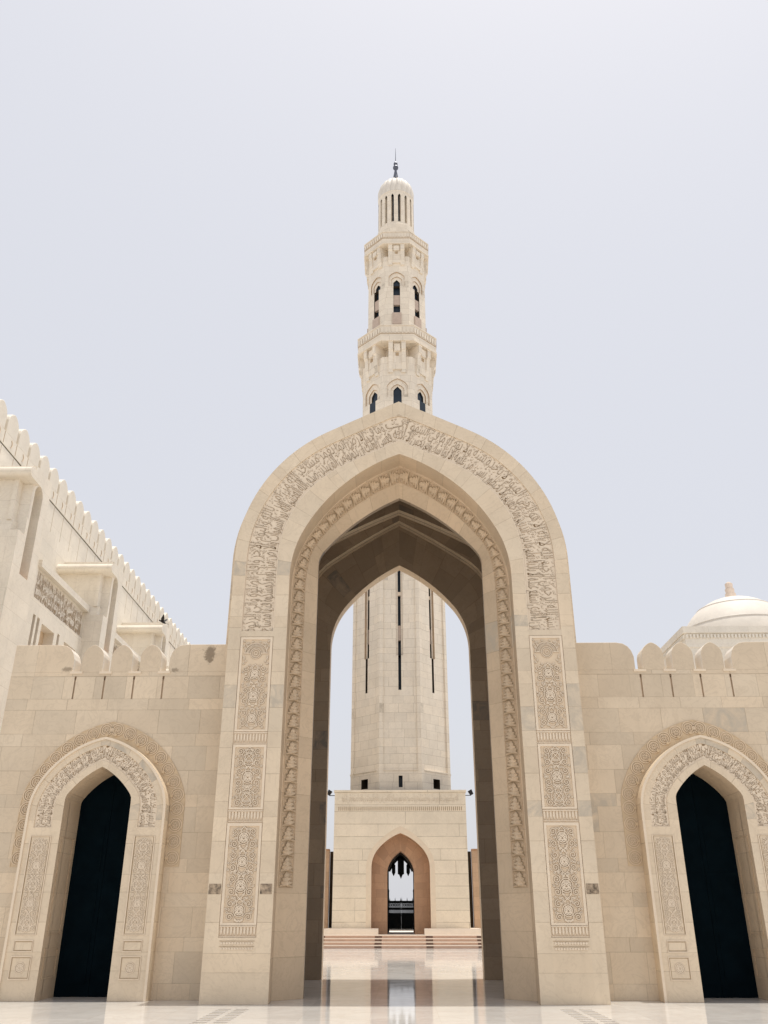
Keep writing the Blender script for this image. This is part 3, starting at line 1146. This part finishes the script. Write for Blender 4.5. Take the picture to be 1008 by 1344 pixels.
# smooth border round the door arch
PO2 = arch(1.98, 4.08, 6.34, 1.75, 42, .95, 20, 3.5)
PO1 = cut(PO, .95)
b.strip(tfB, PO2, PO1, -.008, -.008, MT['carve'])
b.strip(tfB, PO2, PO2, -.008, 0, MT['carve'])
n = 62
for k in range(n):
    c = -BW + .2 + (2 * BW - .4) * (k + .5) / n
    b.box(tfB, c - .02, c + .02, 7.20, 7.42, -.012, 0, MT['shade2'], skip='b')
b.build('base_block', min_)
bi = M()
def bmap(s, t, d):
    return tfB(-3.45 + s, 7.60 + t, d)
inscribe(bi, bmap, [T5 + ' ' + T3], 6.9, .55, 0, .012, mats=('podium', 'shade4'), overlap=1.0)
bi.build('inscription_band', min_)
rv = M()
rv.strip(tfB, PO, PO, 0, 1.0, MT['brown'])
rv.strip(tfB, PO, PD, 1.0, 1.0, MT['brown'], 3)
rv.strip(tfB, PD, PD, 1.0, 2.0, MT['brown'], 6)
rv.build('door_reveal', min_)
tn = M()
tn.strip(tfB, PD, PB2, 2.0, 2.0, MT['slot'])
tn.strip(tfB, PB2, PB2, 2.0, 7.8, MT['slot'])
tn.build('passage', min_)
pl_ = M()
for (a, e) in ((-4.31, -1.27), (1.30, 4.45)):
    pl_.box(plane_y(X0, 52.62), a, e, .63, .94, 0, 8.6, MT['step'], skip='d')
o = pl_.build('plinth', min_)
# pendant tracery in the head of the far opening
tr = M()
tfT = plane_y(X0 + .03, 60.84)
I_ = MT['iron']
def slab(pts):
    tr.prism(tfT, pts, 0, .08, I_)
hd = [(p[0] * 1.07, 4.2 + (p[1] - 4.2) * 1.07) for p in PB2 if p[1] > 4.2]
inn = [(p[0] * .81, 4.2 + (p[1] - 4.2) * .74) for p in hd]
for i in range(len(hd) - 1):
    tr.prism(tfT, [hd[i], hd[i + 1], inn[i + 1], inn[i]], 0, .08, I_)
slab([(-.21, 5.12), (.21, 5.12), (.21, 4.06), (.12, 4.02), (0, 3.76), (-.12, 4.02), (-.21, 4.06)])
for s in (-1, 1):
    slab([(s * .48 - .12, 4.60), (s * .48, 4.74), (s * .48 + .12, 4.60), (s * .48 + .12, 4.15), (s * .48, 3.92), (s * .48 - .12, 4.15)])
    slab([(s * .48 - .018, 4.70), (s * .48 + .018, 4.70), (s * .48 + .018, 4.95), (s * .48 - .018, 4.95)])
    slab([(s * .80, .63), (s * .90, .63), (s * .90, 4.3), (s * .80, 4.3)])
tr.build('door_tracery', min_)

def octo(mm, ap, z0, z1, mat, fn=None):
    hw = ap * math.tan(R(22.5))
    for k in range(8):
        tf = facet(AX, AY, ap, R(45 * k))
        if fn:
            fn(mm, tf, hw, k)
        else:
            mm.rect(tf, -hw, hw, z0, z1, 0, mat)

def octa_cap(mm, ap, z, mat):
    r = ap / math.cos(R(22.5))
    mm.poly([(AX + r * math.sin(R(45 * k + 22.5)), AY - r * math.cos(R(45 * k + 22.5)), z) for k in range(8)], mat)

# main shaft: a sunk panel on each side with a long slit window
sh = M()
def shaft_side(mm, tf, hw, k):
    mm.rect(tf, -hw, hw, 8.36, 8.6, 0, TW)
    if k % 2 == 0:
        hl = [(-.12, .12, 8.62, 9.30, .35, MT['slot'], MT['void'])]
    else:
        hl = [(-.30, .30, 8.62, 9.20, .5, MT['slot'], MT['void'])]
    mm.holes(tf, -hw, hw, 8.6, 9.62, 0, TW, hl)
    pw_ = hw - .24
    mm.rect(tf, -hw, -pw_, 9.62, 33.6, 0, TW)
    mm.rect(tf, pw_, hw, 9.62, 33.6, 0, TW)
    mm.box(tf, -pw_, pw_, 9.62, 33.6, 0, .09, TW, skip='fb')
    mm.box(tf, -pw_ - .02, pw_ + .02, 9.60, 9.66, -.05, .08, TW)
    mm.holes(tf, -pw_, pw_, 9.62, 33.6, .09, TW, [(-.225, .225, 16.85, 33.0, .16, MT['groove'], None), (-.095, .095, 14.58, 16.85, .5, MT['slot'], MT['void'])])
    t2 = lambda u, v, d: tf(u, v, d + .25)
    mm.holes(t2, -.225, .225, 16.85, 33.0, 0, TW, [(-.095, .095, 16.85, 33.0, .4, MT['slot'], MT['void'])])
    mm.box(tf, -.093, .093, 17.9, 18.9, .30, .5, MT['pink'])
    mm.box(tf, -.093, .093, 21.0, 21.25, .28, .5, MT['carve'])
octo(sh, 3.15, 0, 0, TW, shaft_side)
octa_cap(sh, 3.15, 33.6, TW)
sh.build('shaft', min_)

def window(mm, tf, c0, zb, specs):
    """Nested arched recesses; specs = (half width, foot, springing, crown) from the outermost inwards."""
    pass

def rnd(a, s, h, zb, n=12):
    return arch(a, s, h, a * .8, 40, zb, n, min(s, max(zb, s - .05)))

st2 = M()
def stage2(mm, tf, hw, k):
    c0 = rnd(.80, 37.72, 38.56, 36.90)
    c1 = rnd(.52, 37.55, 38.10, 36.90)
    c2 = rnd(.31, 37.50, 37.95, 36.42)
    mm.arch_face(tf, -hw, hw, 33.6, 40.55, 0, TW, c0)
    mm.strip(tf, c0, c0, 0, .10, MT['groove'])  # brown reveal painting the shade line under the arch
    mm.rect(lambda u, v, d: tf(u, 36.90, v), -.80, .80, 0, .10, 0, TW)
    mm.strip(tf, c0, c1, .10, .10, TW)
    mm.strip(tf, c1, c1, .10, .2, MT['groove'])
    mm.arch_face(tf, -.52, .52, 36.90, 38.3, .2, TW, cut(c2, 36.9))
    # the opening runs below the recess floor
    mm.strip(tf, cut(c2, 36.9), cut(c2, 36.9), .2, .3, MT['slot'])
    mm.fill(tf, cut(c2, 36.9), .3, MT['void'])
    mm.box(tf, -.31, .31, 35.95, 36.9, -.004, .1, MT['void'], skip='b')
    mm.box(tf, -.42, .42, 35.82, 35.95, -.05, .1, TW, skip='b')
octo(st2, 2.68, 0, 0, TW, stage2)
st2.build('lower_gallery', min_)

def balcony(ap_s, ap_b, zb, zs, zt, zl, ap_i):
    root = M()
    octo(root, ap_i, zl - .02, zs + .05, TW)
    ra, rb = ap_s / math.cos(R(22.5)), ap_i / math.cos(R(22.5))
    for k in range(8):
        a, e = R(45 * k - 22.5), R(45 * k + 22.5)
        root.poly([(AX + r * math.sin(g_), AY - r * math.cos(g_), zl) for r, g_ in ((ra, a), (ra, e), (rb, e), (rb, a))], TW)
    hb = ap_b * math.tan(R(22.5))
    for k in range(8):
        tf = facet(AX, AY, ap_b, R(45 * k))
        zm = zs + (zt - zs) * .45
        root.box(tf, -hb, hb, zm - .03, zm + .02, -.02, .05, MT['shade2'], skip='b')
        n = 9
        for i in range(n):
            c = -hb + 2 * hb * (i + .5) / n
            root.prism(tf, [(c - .09, zm + .10), (c + .09, zm + .10), (c + .09, zt - .32), (c, zt - .18), (c - .09, zt - .32)], 0, -.035, TW, MT['shade2'])
    def oring(ao, ai, z0, z1):
        for k in range(8):
            P = lambda ap, g_, z: (AX + ap / math.cos(R(22.5)) * math.sin(R(45 * k + 22.5 * g_)), AY - ap / math.cos(R(22.5)) * math.cos(R(45 * k + 22.5 * g_)), z)
            h_ = ao * math.tan(R(22.5))
            for q, uvq in (((P(ao, -1, z0), P(ao, 1, z0), P(ao, 1, z1), P(ao, -1, z1)), ((-h_, z0), (h_, z0), (h_, z1), (-h_, z1))),
                           ((P(ai, -1, z0), P(ai, 1, z0), P(ai, 1, z1), P(ai, -1, z1)), None),
                           ((P(ao, -1, z0), P(ao, 1, z0), P(ai, 1, z0), P(ai, -1, z0)), None),
                           ((P(ao, -1, z1), P(ao, 1, z1), P(ai, 1, z1), P(ai, -1, z1)), None)):
                root.poly(list(q), TW, list(uvq) if uvq else None)
    oring(ap_b, ap_b - .22, zs + .004, zt - .004)
    oring(ap_b + .05, ap_b - .27, zt - .10, zt)
    oring(ap_b + .04, ap_b - .1, zs, zs + .16)
    rows = []
    for r_, z in ((ap_i - .1, zs + .001), (ap_b - .05, zs + .001), (ap_b - .05, zs + .3), (ap_i - .1, zs + .3)):
        rr = r_ / math.cos(R(22.5))
        rows.append([(AX + rr * math.sin(R(45 * k + 22.5)), AY - rr * math.cos(R(45 * k + 22.5)), z) for k in range(8)])
    for i in (0, 2):
        for k in range(8):
            j = (k + 1) % 8
            root.poly([rows[i][k], rows[i][j], rows[i + 1][j], rows[i + 1][k]], TW)
    o = root.build('balcony', min_)
    bk = None
    out = ap_b - ap_s
    for k in range(8):
        tf = facet(AX, AY, ap_s, R(45 * k))
        m = M()
        hz = zs - zb
        for c in (-.50, .50):
            tfs = (lambda u, v, d, c=c, tf=tf: tf(c + d, v, -u))
            prof = [(0, zb), (.10, zb), (.10, zb + hz * .12), (.20, zb + hz * .35), (out * .62, zb + hz * .66), (out - .04, zb + hz * .74), (out - .04, zs), (ap_i - ap_s, zs), (ap_i - ap_s, zl - .02), (0, zl - .02)]
            m.prism(tfs, prof, -.17, .17, TW)
        m.box(tf, -.33, .33, zb + hz * .1, zs, -.13, 0, TW, skip='b')
        m.box(tf, -.24, .24, zs - hz * .30, zs - hz * .06, -.26, -.13, TW)
        m.box(tf, -.12, .12, zs - hz * .44, zs - hz * .34, -.17, -.13, MT['shade2'], skip='b')
        m.build('bracket', o)
    return o

balcony(2.68, 3.10, 39.05, 41.76, 43.28, 40.55, 1.9)

st3 = M()
def stage3(mm, tf, hw, k):
    c0 = rnd(.66, 48.55, 49.22, 47.75)
    c1 = rnd(.46, 48.35, 48.82, 47.75)
    c2 = rnd(.27, 48.15, 48.52, 44.92)
    mm.arch_face(tf, -hw, hw, 47.75, 50.85, 0, TW, c0)
    mm.holes(tf, -hw, hw, 41.7, 47.75, 0, TW, [(-.27, .27, 44.92, 47.75, .3, MT['slot'], MT['void'])])
    mm.strip(tf, c0, c0, 0, .1, MT['groove'])
    mm.strip(tf, c0, c1, .1, .1, TW)
    mm.strip(tf, c1, c1, .1, .18, MT['groove'])
    mm.arch_face(tf, -.46, .46, 47.75, 49.0, .18, TW, cut(c2, 47.75))
    mm.strip(tf, cut(c2, 47.75), cut(c2, 47.75), .18, .3, MT['slot'])
    mm.fill(tf, cut(c2, 47.75), .3, MT['void'])
    for s in (-1, 1):
        a, e = sorted((s * .26, s * .66))
        mm.box(tf, a, e, 47.73, 47.752, .0, .18, TW, skip='fb')
    mm.box(tf, -.268, .268, 45.9, 46.86, .06, .29, MT['pink'])
    mm.box(tf, -.36, .36, 43.9, 45.02, -.10, .02, MT['pink'], skip='b')
octo(st3, 2.33, 0, 0, TW, stage3)
st3.build('upper_gallery', min_)

balcony(2.33, 2.68, 49.9, 51.92, 53.25, 50.85, 1.65)

# round lantern with sixteen slits, ribbed dome and finial
ln = M()
RL, NL = 1.56, 16
ln.lathe(AX, AY, [(RL + .08, 52.0), (RL + .08, 55.2), (RL, 55.3), (RL, 55.47)], 48, TW)
for k in range(NL):
    a0 = R(360 / NL * (k + .5))
    for i in range(5):
        # pier between two slits
        b0 = a0 + R(4.6) + R(22.5 - 9.2) * i / 5 
        b1 = a0 + R(4.6) + R(22.5 - 9.2) * (i + 1) / 5
        p = lambda a, z, r=RL: (AX + r * math.sin(a), AY - r * math.cos(a), z)
        ln.poly([p(b0, 55.47), p(b1, 55.47), p(b1, 58.7), p(b0, 58.7)], TW)
    for e in (a0 + R(4.6), a0 + R(22.5 - 4.6)):
        ln.poly([p(e, 55.47), p(e, 58.7), p(e, 58.7, 1.15), p(e, 55.47, 1.15)], TW)
    # pointed head over each slit
    e0, e1 = a0 - R(4.6), a0 + R(4.6)
    ln.poly([p(e0, 58.7), p(e0, 58.45), p(a0, 58.7)], TW)
    ln.poly([p(e1, 58.7), p(e1, 58.45), p(a0, 58.7)], TW)
    ln.poly([p(e0, 55.47), p(e1, 55.47), p(e1, 55.47, 1.15), p(e0, 55.47, 1.15)], TW)
ln.lathe(AX, AY, [(RL, 58.7), (RL, 59.0), (RL + .03, 59.05)], 48, TW)
ln.lathe(AX, AY, [(1.15, 55.0), (1.15, 59.0)], 32, MT['void'])
ln.build('lantern', min_)
dm = M()
prof = []
for i in range(17):
    a = R(90) * i / 16
    prof.append((max((RL + .06) * math.cos(a) ** .85, .02), 59.75 + 1.68 * math.sin(a)))
prof = [(RL + .02, 59.05), (RL + .06, 59.5)] + prof
dm.lathe(AX, AY, prof, 144, MT['dome'], flute=.085, nf=20)
dm.build('dome', min_, smooth=True)
fn = M()
fn.lathe(AX, AY, [(.26, 61.3), (.22, 62.3), (.11, 63.0), (.10, 63.2), (.22, 63.3), (.25, 63.42), (.22, 63.55), (.09, 63.62), (.09, 63.70), (.17, 63.78), (.19, 63.88),
                  (.17, 63.98), (.06, 64.08), (.035, 64.3), (.012, 65.9)], 16, MT['lead'])
fn.build('finial', min_, smooth=True)

# ------------------------------------------------------------------ iron gate in the passage
gate = thing('iron_gate', 'low black iron gate with spiked bars inside the arched passage of the tower base', 'gate', (X0 + .03, 60.3, .63))
tg = plane_y(X0 + .03, 60.3)
fr = M()
for s in (-1, 1):
    fr.box(tg, s * .80 - .03, s * .80 + .03, .632, 3.0, 0, .06, I_)
    fr.prism(tg, [(s * .80 - .05, 3.0), (s * .80 + .05, 3.0), (s * .80, 3.2)], 0, .06, I_)
for z in (.76, 1.05, 1.60, 1.95, 2.42):
    fr.box(tg, -.77, .77, z - .035, z + .035, 0, .05, I_)
fr.build('frame', gate)
for s in (-1, 1):
    lf = M()
    for k in range(11):
        x = s * (.004 + .0695 * (k + .5))
        lf.box(tg, x - .027, x + .027, .80, 2.45, .055, .085, I_)
        if k in (0, 5, 10):
            lf.prism(tg, [(x - .03, 2.45), (x + .03, 2.45), (x, 2.66)], .055, .085, I_)
    for k in range(6):
        c = s * (.06 + .125 * k + .02)
        lf.ribbon(tg, circle(c, 2.2, .055, 12), .03, .09, .06, I_, True)
        lf.ribbon(tg, circle(c, 1.32, .055, 12), .03, .09, .06, I_, True)
    a, e = sorted((s * .002, s * .77))
    lf.box(tg, a, e, .80, 1.62, .086, .1, I_)
    lf.box(tg, a, e, 1.62, 1.74, .086, .1, I_)
    lf.box(tg, a, e, 1.92, 2.06, .086, .1, I_)
    lf.box(tg, a, e, 2.30, 2.43, .086, .1, I_)
    lf.build('leaf', gate)

# ------------------------------------------------------------------ steps and terrace round the tower
terr = M()
terr.box(plane_y(0, 52.29), -10, 10, -.05, .63, 0, 26, MT['step'], skip='d')
structure(terr.build('terrace'))
steps = thing('stone_steps', 'flight of four low pinkish stone steps leading up to the tower base', 'steps', (X0, 51, 0))
for k in range(4):
    s_ = M()
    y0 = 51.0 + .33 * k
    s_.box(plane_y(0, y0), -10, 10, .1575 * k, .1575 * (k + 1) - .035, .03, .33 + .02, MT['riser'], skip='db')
    s_.box(plane_y(0, y0), -10, 10, .1575 * (k + 1) - .04, .1575 * (k + 1) - .001 * (k == 3), 0, .36, MT['step'])
    for (a, e) in ((-1.36, -.98), (1.42, 1.8), (-4.6, -4.1), (4.2, 4.7)):
        s_.box(plane_y(0, y0), a, e, .1575 * k + .02, .1575 * (k + 1) - .045, .012, .06, MT['dash'], skip='b')
    s_.build('step', steps)

for sx, lab in ((-1, 'brown sandstone screen wall left of the tower base'), (1, 'brown sandstone screen wall right of the tower base')):
    w = M()
    ein = -4.20 if sx < 0 else 4.36
    a, e = sorted((sx * 9.0 + X0, ein))
    tfw = plane_y(0, 55.0)
    w.box(tfw, a, e, .63, 5.12, 0, .6, MT['screen'], skip='d')
    w.box(tfw, a, e, 5.12, 5.22, -.04, .64, MT['brown'])
    a2, e2 = sorted((ein, sx * (BW + .002) + X0))
    w.box(tfw, a2, e2, .63, 5.12, .75, 1.3, MT['slot'], skip='d')  # dark fill painting the shade in the gap beside the base
    tag(w.build('screen_wall'), lab, 'wall', 'screen walls beside the tower base')

for sx, lab in ((-1, 'small black floodlight on left upper corner of the tower base'), (1, 'small black floodlight on right upper corner of the tower base')):
    fl = thing('floodlight', lab, 'floodlight', (X0 + sx * 4.24, 53.3, 8.12), 'floodlights on the tower base')
    tl = plane_y(X0 + sx * 4.24, 53.3)
    h = M()
    th = lambda u, v, d: tl(u * math.cos(.5 * sx) - (v - 0) * math.sin(.5 * sx), 8.27 + u * math.sin(.5 * sx) + v * math.cos(.5 * sx), d)
    h.prism(th, [(-.09, -.15), (.09, -.15), (.12, .13), (-.12, .13)], 0, .26, MT['black'])
    h.build('lamp_head', fl)
    h = M()
    a, e = sorted((0, -sx * .345))
    h.box(tl, a, e, 8.08, 8.12, .11, .15, MT['black'])
    h.box(tl, -.02, .02, 8.10, 8.22, .11, .15, MT['black'])
    h.build('bracket_arm', fl)

# ================================================================== prayer hall on the left
hall = thing('prayer_hall', 'long pale stone hall with crenellated roofline and projecting niches', 'building', (-15, 40, 0))
HS = MT['hall']
XW, XB, XT = -15.0, -13.5, -12.72
body = M()
tw = plane_x(XW)
YA_, YB_ = 20.0, 72.0
body.rect(tw, YA_, YB_, 0, 17.80, 0, HS)
body.box(tw, YA_, YB_, 17.80, 17.84, -.0, .06, MT['groove'], skip='fb')
body.rect(tw, YA_, YB_, 17.80, 17.84, .06, MT['groove'])
body.box(tw, YA_, YB_, 17.84, 18.40, -.03, .6, HS, skip='')
body.box(tw, YA_, YB_, 0, 17.8, 0, 20, HS, skip='fd')
pitch = 1.10
y = 22.95
ys = []
while y < YB_ - .5:
    ys.append(y)
    y += pitch
for y in ys:
    # small carved crescent under each merlon and a drain groove in each gap
    body.ribbon(plane_x(XW + .03), [(y + .16 * math.cos(R(-70 + 140 * k / 10)), 18.14 + .16 * math.sin(R(-70 + 140 * k / 10))) for k in range(11)], .05, 0, -.02, MT['carve'], side=MT['shade2'])
    body.box(plane_x(XW + .03), y + .53, y + .57, 17.9, 18.38, -.004, .0, MT['shade2'], skip='b')
    body.box(plane_x(XW), y + .54, y + .56, 16.6, 17.76, -.004, .0, MT['shade2'], skip='b')
body.build('hall_body', hall)
m0 = None
for i, y in enumerate(ys):
    if m0 is None:
        c = M()
        c.prism(lambda u, v, d: plane_x(XW + .03)(y + u, v, d), merlon_outline(.455, 18.40, 19.40), 0, .55, HS)
        m0 = c.build('merlon', hall, merge=True)
        bevel(m0, .03)
        y_first = y
    else:
        o = m0.copy()
        COL.objects.link(o)
        o.location.y += y - y_first

TY = [25.92, 34.96, 43.75, 52.7, 61.6]
for yk in TY:
    # buttress: a low shaft in front, a taller slab behind with a round-headed niche
    t = M()
    front = plane_y(0, yk)
    t.box(front, XW, XT, 0, 13.34, 0, .45, HS, skip='b')
    t.poly([(XW, yk, 13.34), (XT - .30, yk, 13.34), (XT - .30, yk + .12, 13.78), (XW, yk + .12, 13.78)], HS)
    t.poly([(XT - .30, yk, 13.34), (XT - .30, yk + .45, 13.34), (XT - .30, yk + .45, 13.78), (XT - .30, yk + .12, 13.78)], HS)
    t.poly([(XT, yk, 13.34), (XT, yk + .45, 13.34), (XT - .30, yk + .45, 13.345), (XT - .30, yk, 13.345)], HS)
    t.box(front, XW, XT - .38, 13.7, 15.3, .12, .46, HS, skip='b')
    t.box(front, XT - .52, XT - .36, 13.76, 15.3, .06, .46, HS, skip='b')
    side = plane_x(XT, yk)
    nc = arch(.34, 15.08, 15.45, .30, 40, 12.0, 10, 15.0)
    t.arch_face(side, .45, 1.85, 0, 16.0, 0, HS, nc, .98)
    nc2 = [(p[0] + .98, p[1]) for p in nc]
    t.strip(side, nc2, nc2, 0, .75, HS)
    t.fill(side, nc, .75, HS, .98)
    t.poly([side(.64, 12.0, 0), side(1.32, 12.0, 0), side(1.32, 12.35, .75), side(.64, 12.35, .75)], MT['brown'])
    t.rect(front, XW, XT, 0, 16.0, .452, HS)
    t.rect(front, XW, XT, 0, 16.0, 1.85, HS)
    t.poly([(XW, yk + .45, 16.0), (XT, yk + .45, 16.0), (XT, yk + 1.85, 16.0), (XW, yk + 1.85, 16.0)], HS)
    t.build('buttress', hall)
    # rolled cornice over the buttress
    c = M()
    rr = .19
    prof = [(-.10 - rr * math.sin(R(180 * k / 10)), 15.46 - rr * math.cos(R(180 * k / 10))) for k in range(11)] + [(.6, 15.65), (.6, 15.27)]
    c.prism(lambda u, v, d: (d, yk + u, v), prof, XW, XT + .16, HS)
    c.build('cornice', hall)

for i in range(len(TY)):
    ya = (TY[i] + 1.85)
    yb = TY[i + 1] if i < len(TY) - 1 else YB_
    bay = M()
    tb = plane_x(XB)
    p0, p1 = ya + 1.9, min(yb - .02, ya + 7.2)
    rec = [(p0, p1, 12.29, 13.46, .10, HS, HS)]
    for (a, e) in ((2.15, 2.38), (2.55, 2.78), (4.62, 4.85)):
        rec.append((ya + a, ya + e, 8.2, 11.72, .35, HS, MT['brown']))
    for (a, e) in ((3.02, 4.30), (5.4, 6.68)):
        if ya + e < yb - .1:
            rec.append((ya + a, ya + e, 8.2, 11.62, .40, HS, MT['splay']))
    bay.holes(tb, ya, yb, 0, 13.72, 0, HS, rec)
    bay.poly([(XB, ya, 13.72), (XB, yb, 13.72), (XW, yb, 13.72), (XW, ya, 13.72)], HS)
    bay.box(tb, p0 - .1, yb, 13.46, 13.73, -.14, .01, HS)
    for (a, e) in ((3.02, 4.30), (5.4, 6.68)):
        if ya + e < yb - .1:
            nn = arch(.36, 10.95, 11.40, .3, 40, 8.2, 10, 10.2)
            cu = ya + (a + e) / 2
            q = [(p[0] + cu, p[1]) for p in nn]
            bay.prism(tb, q, .398, .393, MT['brown'])
    bay.build('bay', hall)
    pn = M()
    if i < 3:
        inscribe(pn, lambda s, t_, d: tb(p1 - .08 - s, 12.33 + t_, d) if False else tb(p0 + .08 + s, 12.33 + t_, d), [T3, T4, T5], p1 - p0 - .16, 1.08, .10, .012, marks=1200, mats=('hall', 'shade3'))
        pn.build('inscription_panel', hall)

# ================================================================== domed pavilion on the right
DX, DY, HB, CHF = 18.5, 45.0, 4.5, .03
pav = thing('domed_pavilion', 'white shallow dome with stubby finial on a dentilled stone block behind the right wall', 'building', (DX, DY, 0))
plan = [(-HB + CHF, -HB), (HB - CHF, -HB), (HB, -HB + CHF), (HB, HB - CHF), (HB - CHF, HB), (-HB + CHF, HB), (-HB, HB - CHF), (-HB, -HB + CHF)]
def ring(mm, k0, k1, z0, z1, mat):
    A = [(DX + x * k0, DY + y_ * k0, z0) for x, y_ in plan]
    B = [(DX + x * k1, DY + y_ * k1, z1) for x, y_ in plan]
    for i in range(8):
        j = (i + 1) % 8
        mm.poly([A[i], A[j], B[j], B[i]], mat)
ZT = 14.0
d = M()
ring(d, .965, .965, 0, 13.4, HS)
ring(d, .965, .98, 13.4, 13.44, HS)
ring(d, .98, .98, 13.44, 13.82, HS)
ring(d, .98, .98, 13.82, 14.10, HS)
ring(d, .98, 1.0, 14.10, 14.13, HS)
ring(d, 1.0, 1.0, 14.13, 14.46, HS)
ring(d, 1.0, .01, 14.46, 14.461, HS)
d.build('drum', pav)
dn = M()
for i in range(8):
    a, b2 = plan[i], plan[(i + 1) % 8]
    L = math.dist(a, b2)
    n = int(L / .17)
    for k in range(n):
        f0 = (k + .5) / n
        cx, cy = DX + (a[0] + (b2[0] - a[0]) * f0) * .985, DY + (a[1] + (b2[1] - a[1]) * f0) * .985
        tx, ty = (b2[0] - a[0]) / L, (b2[1] - a[1]) / L
        dn.box(lambda u, v, dd: (cx + u * tx + dd * ty, cy + u * ty - dd * tx, v), -.045, .045, 13.88, 14.06, -.05, .06, HS)
dn.build('dentil_cornice', pav)
dd_ = M()
RD, ZC = 3.02, 14.43
prof = [(RD, 13.9)] + [(RD * math.cos(R(a)), ZC + RD * math.sin(R(a))) for a in range(0, 90, 5)] + [(.05, ZC + RD)]
dd_.lathe(DX, DY, prof, 64, MT['dome'])
for ang in (24, 50):
    r_, z_ = RD * math.cos(R(ang)), ZC + RD * math.sin(R(ang))
    dd_.lathe(DX, DY, [(r_ + .03, z_ - .05), (r_ + .045, z_), (r_ - .01, z_ + .05)], 64, MT['dome'])
dd_.build('dome', pav, smooth=True)
ff = M()
zt = ZC + RD
ff.lathe(DX, DY, [(.42, zt - .12), (.34, zt + .02), (.27, zt + .06), (.29, zt + .28), (.23, zt + .32), (.25, zt + .56), (.19, zt + .62), (.21, zt + .86), (.12, zt + .95), (.02, zt + 1.0)], 20, MT['finial'])
ff.build('finial', pav, smooth=True)

# ================================================================== a bird over the hall
bp_ = (-9.25, 32.0, 12.05)
bd = M()
tb_ = lambda x, y_, z: (bp_[0] + x, bp_[1] + y_, bp_[2] + z)
prof = [(.005, -.16), (.035, -.11), (.05, -.03), (.045, .06), (.03, .12), (.032, .15), (.004, .19)]
rows = [[tb_(-t * .9 + 0, r_ * math.cos(2 * math.pi * k / 8), t * .42 + r_ * math.sin(2 * math.pi * k / 8)) for k in range(8)] for r_, t in prof]
for i in range(len(rows) - 1):
    for k in range(8):
        j = (k + 1) % 8
        bd.poly([rows[i][k], rows[i][j], rows[i + 1][j], rows[i + 1][k]], MT['feather'])
for s in (-1, 1):
    wing = [(-.06, s * .03, .04), (.05, s * .03, -.0), (.10, s * .16, .10), (.10, s * .30, .22), (.03, s * .22, .17), (-.04, s * .13, .11)]
    bd.poly([tb_(*p) for p in wing], MT['feather'])
    bd.poly([tb_(p[0], p[1], p[2] - .012) for p in reversed(wing)], MT['feather'])
bd.poly([tb_(.13, -.01, -.06), tb_(.24, -.05, -.10), tb_(.24, .05, -.10), tb_(.13, .01, -.06)], MT['feather'])
tag(bd.build('bird'), 'small dark bird in flight against the pale hall roofline', 'bird')
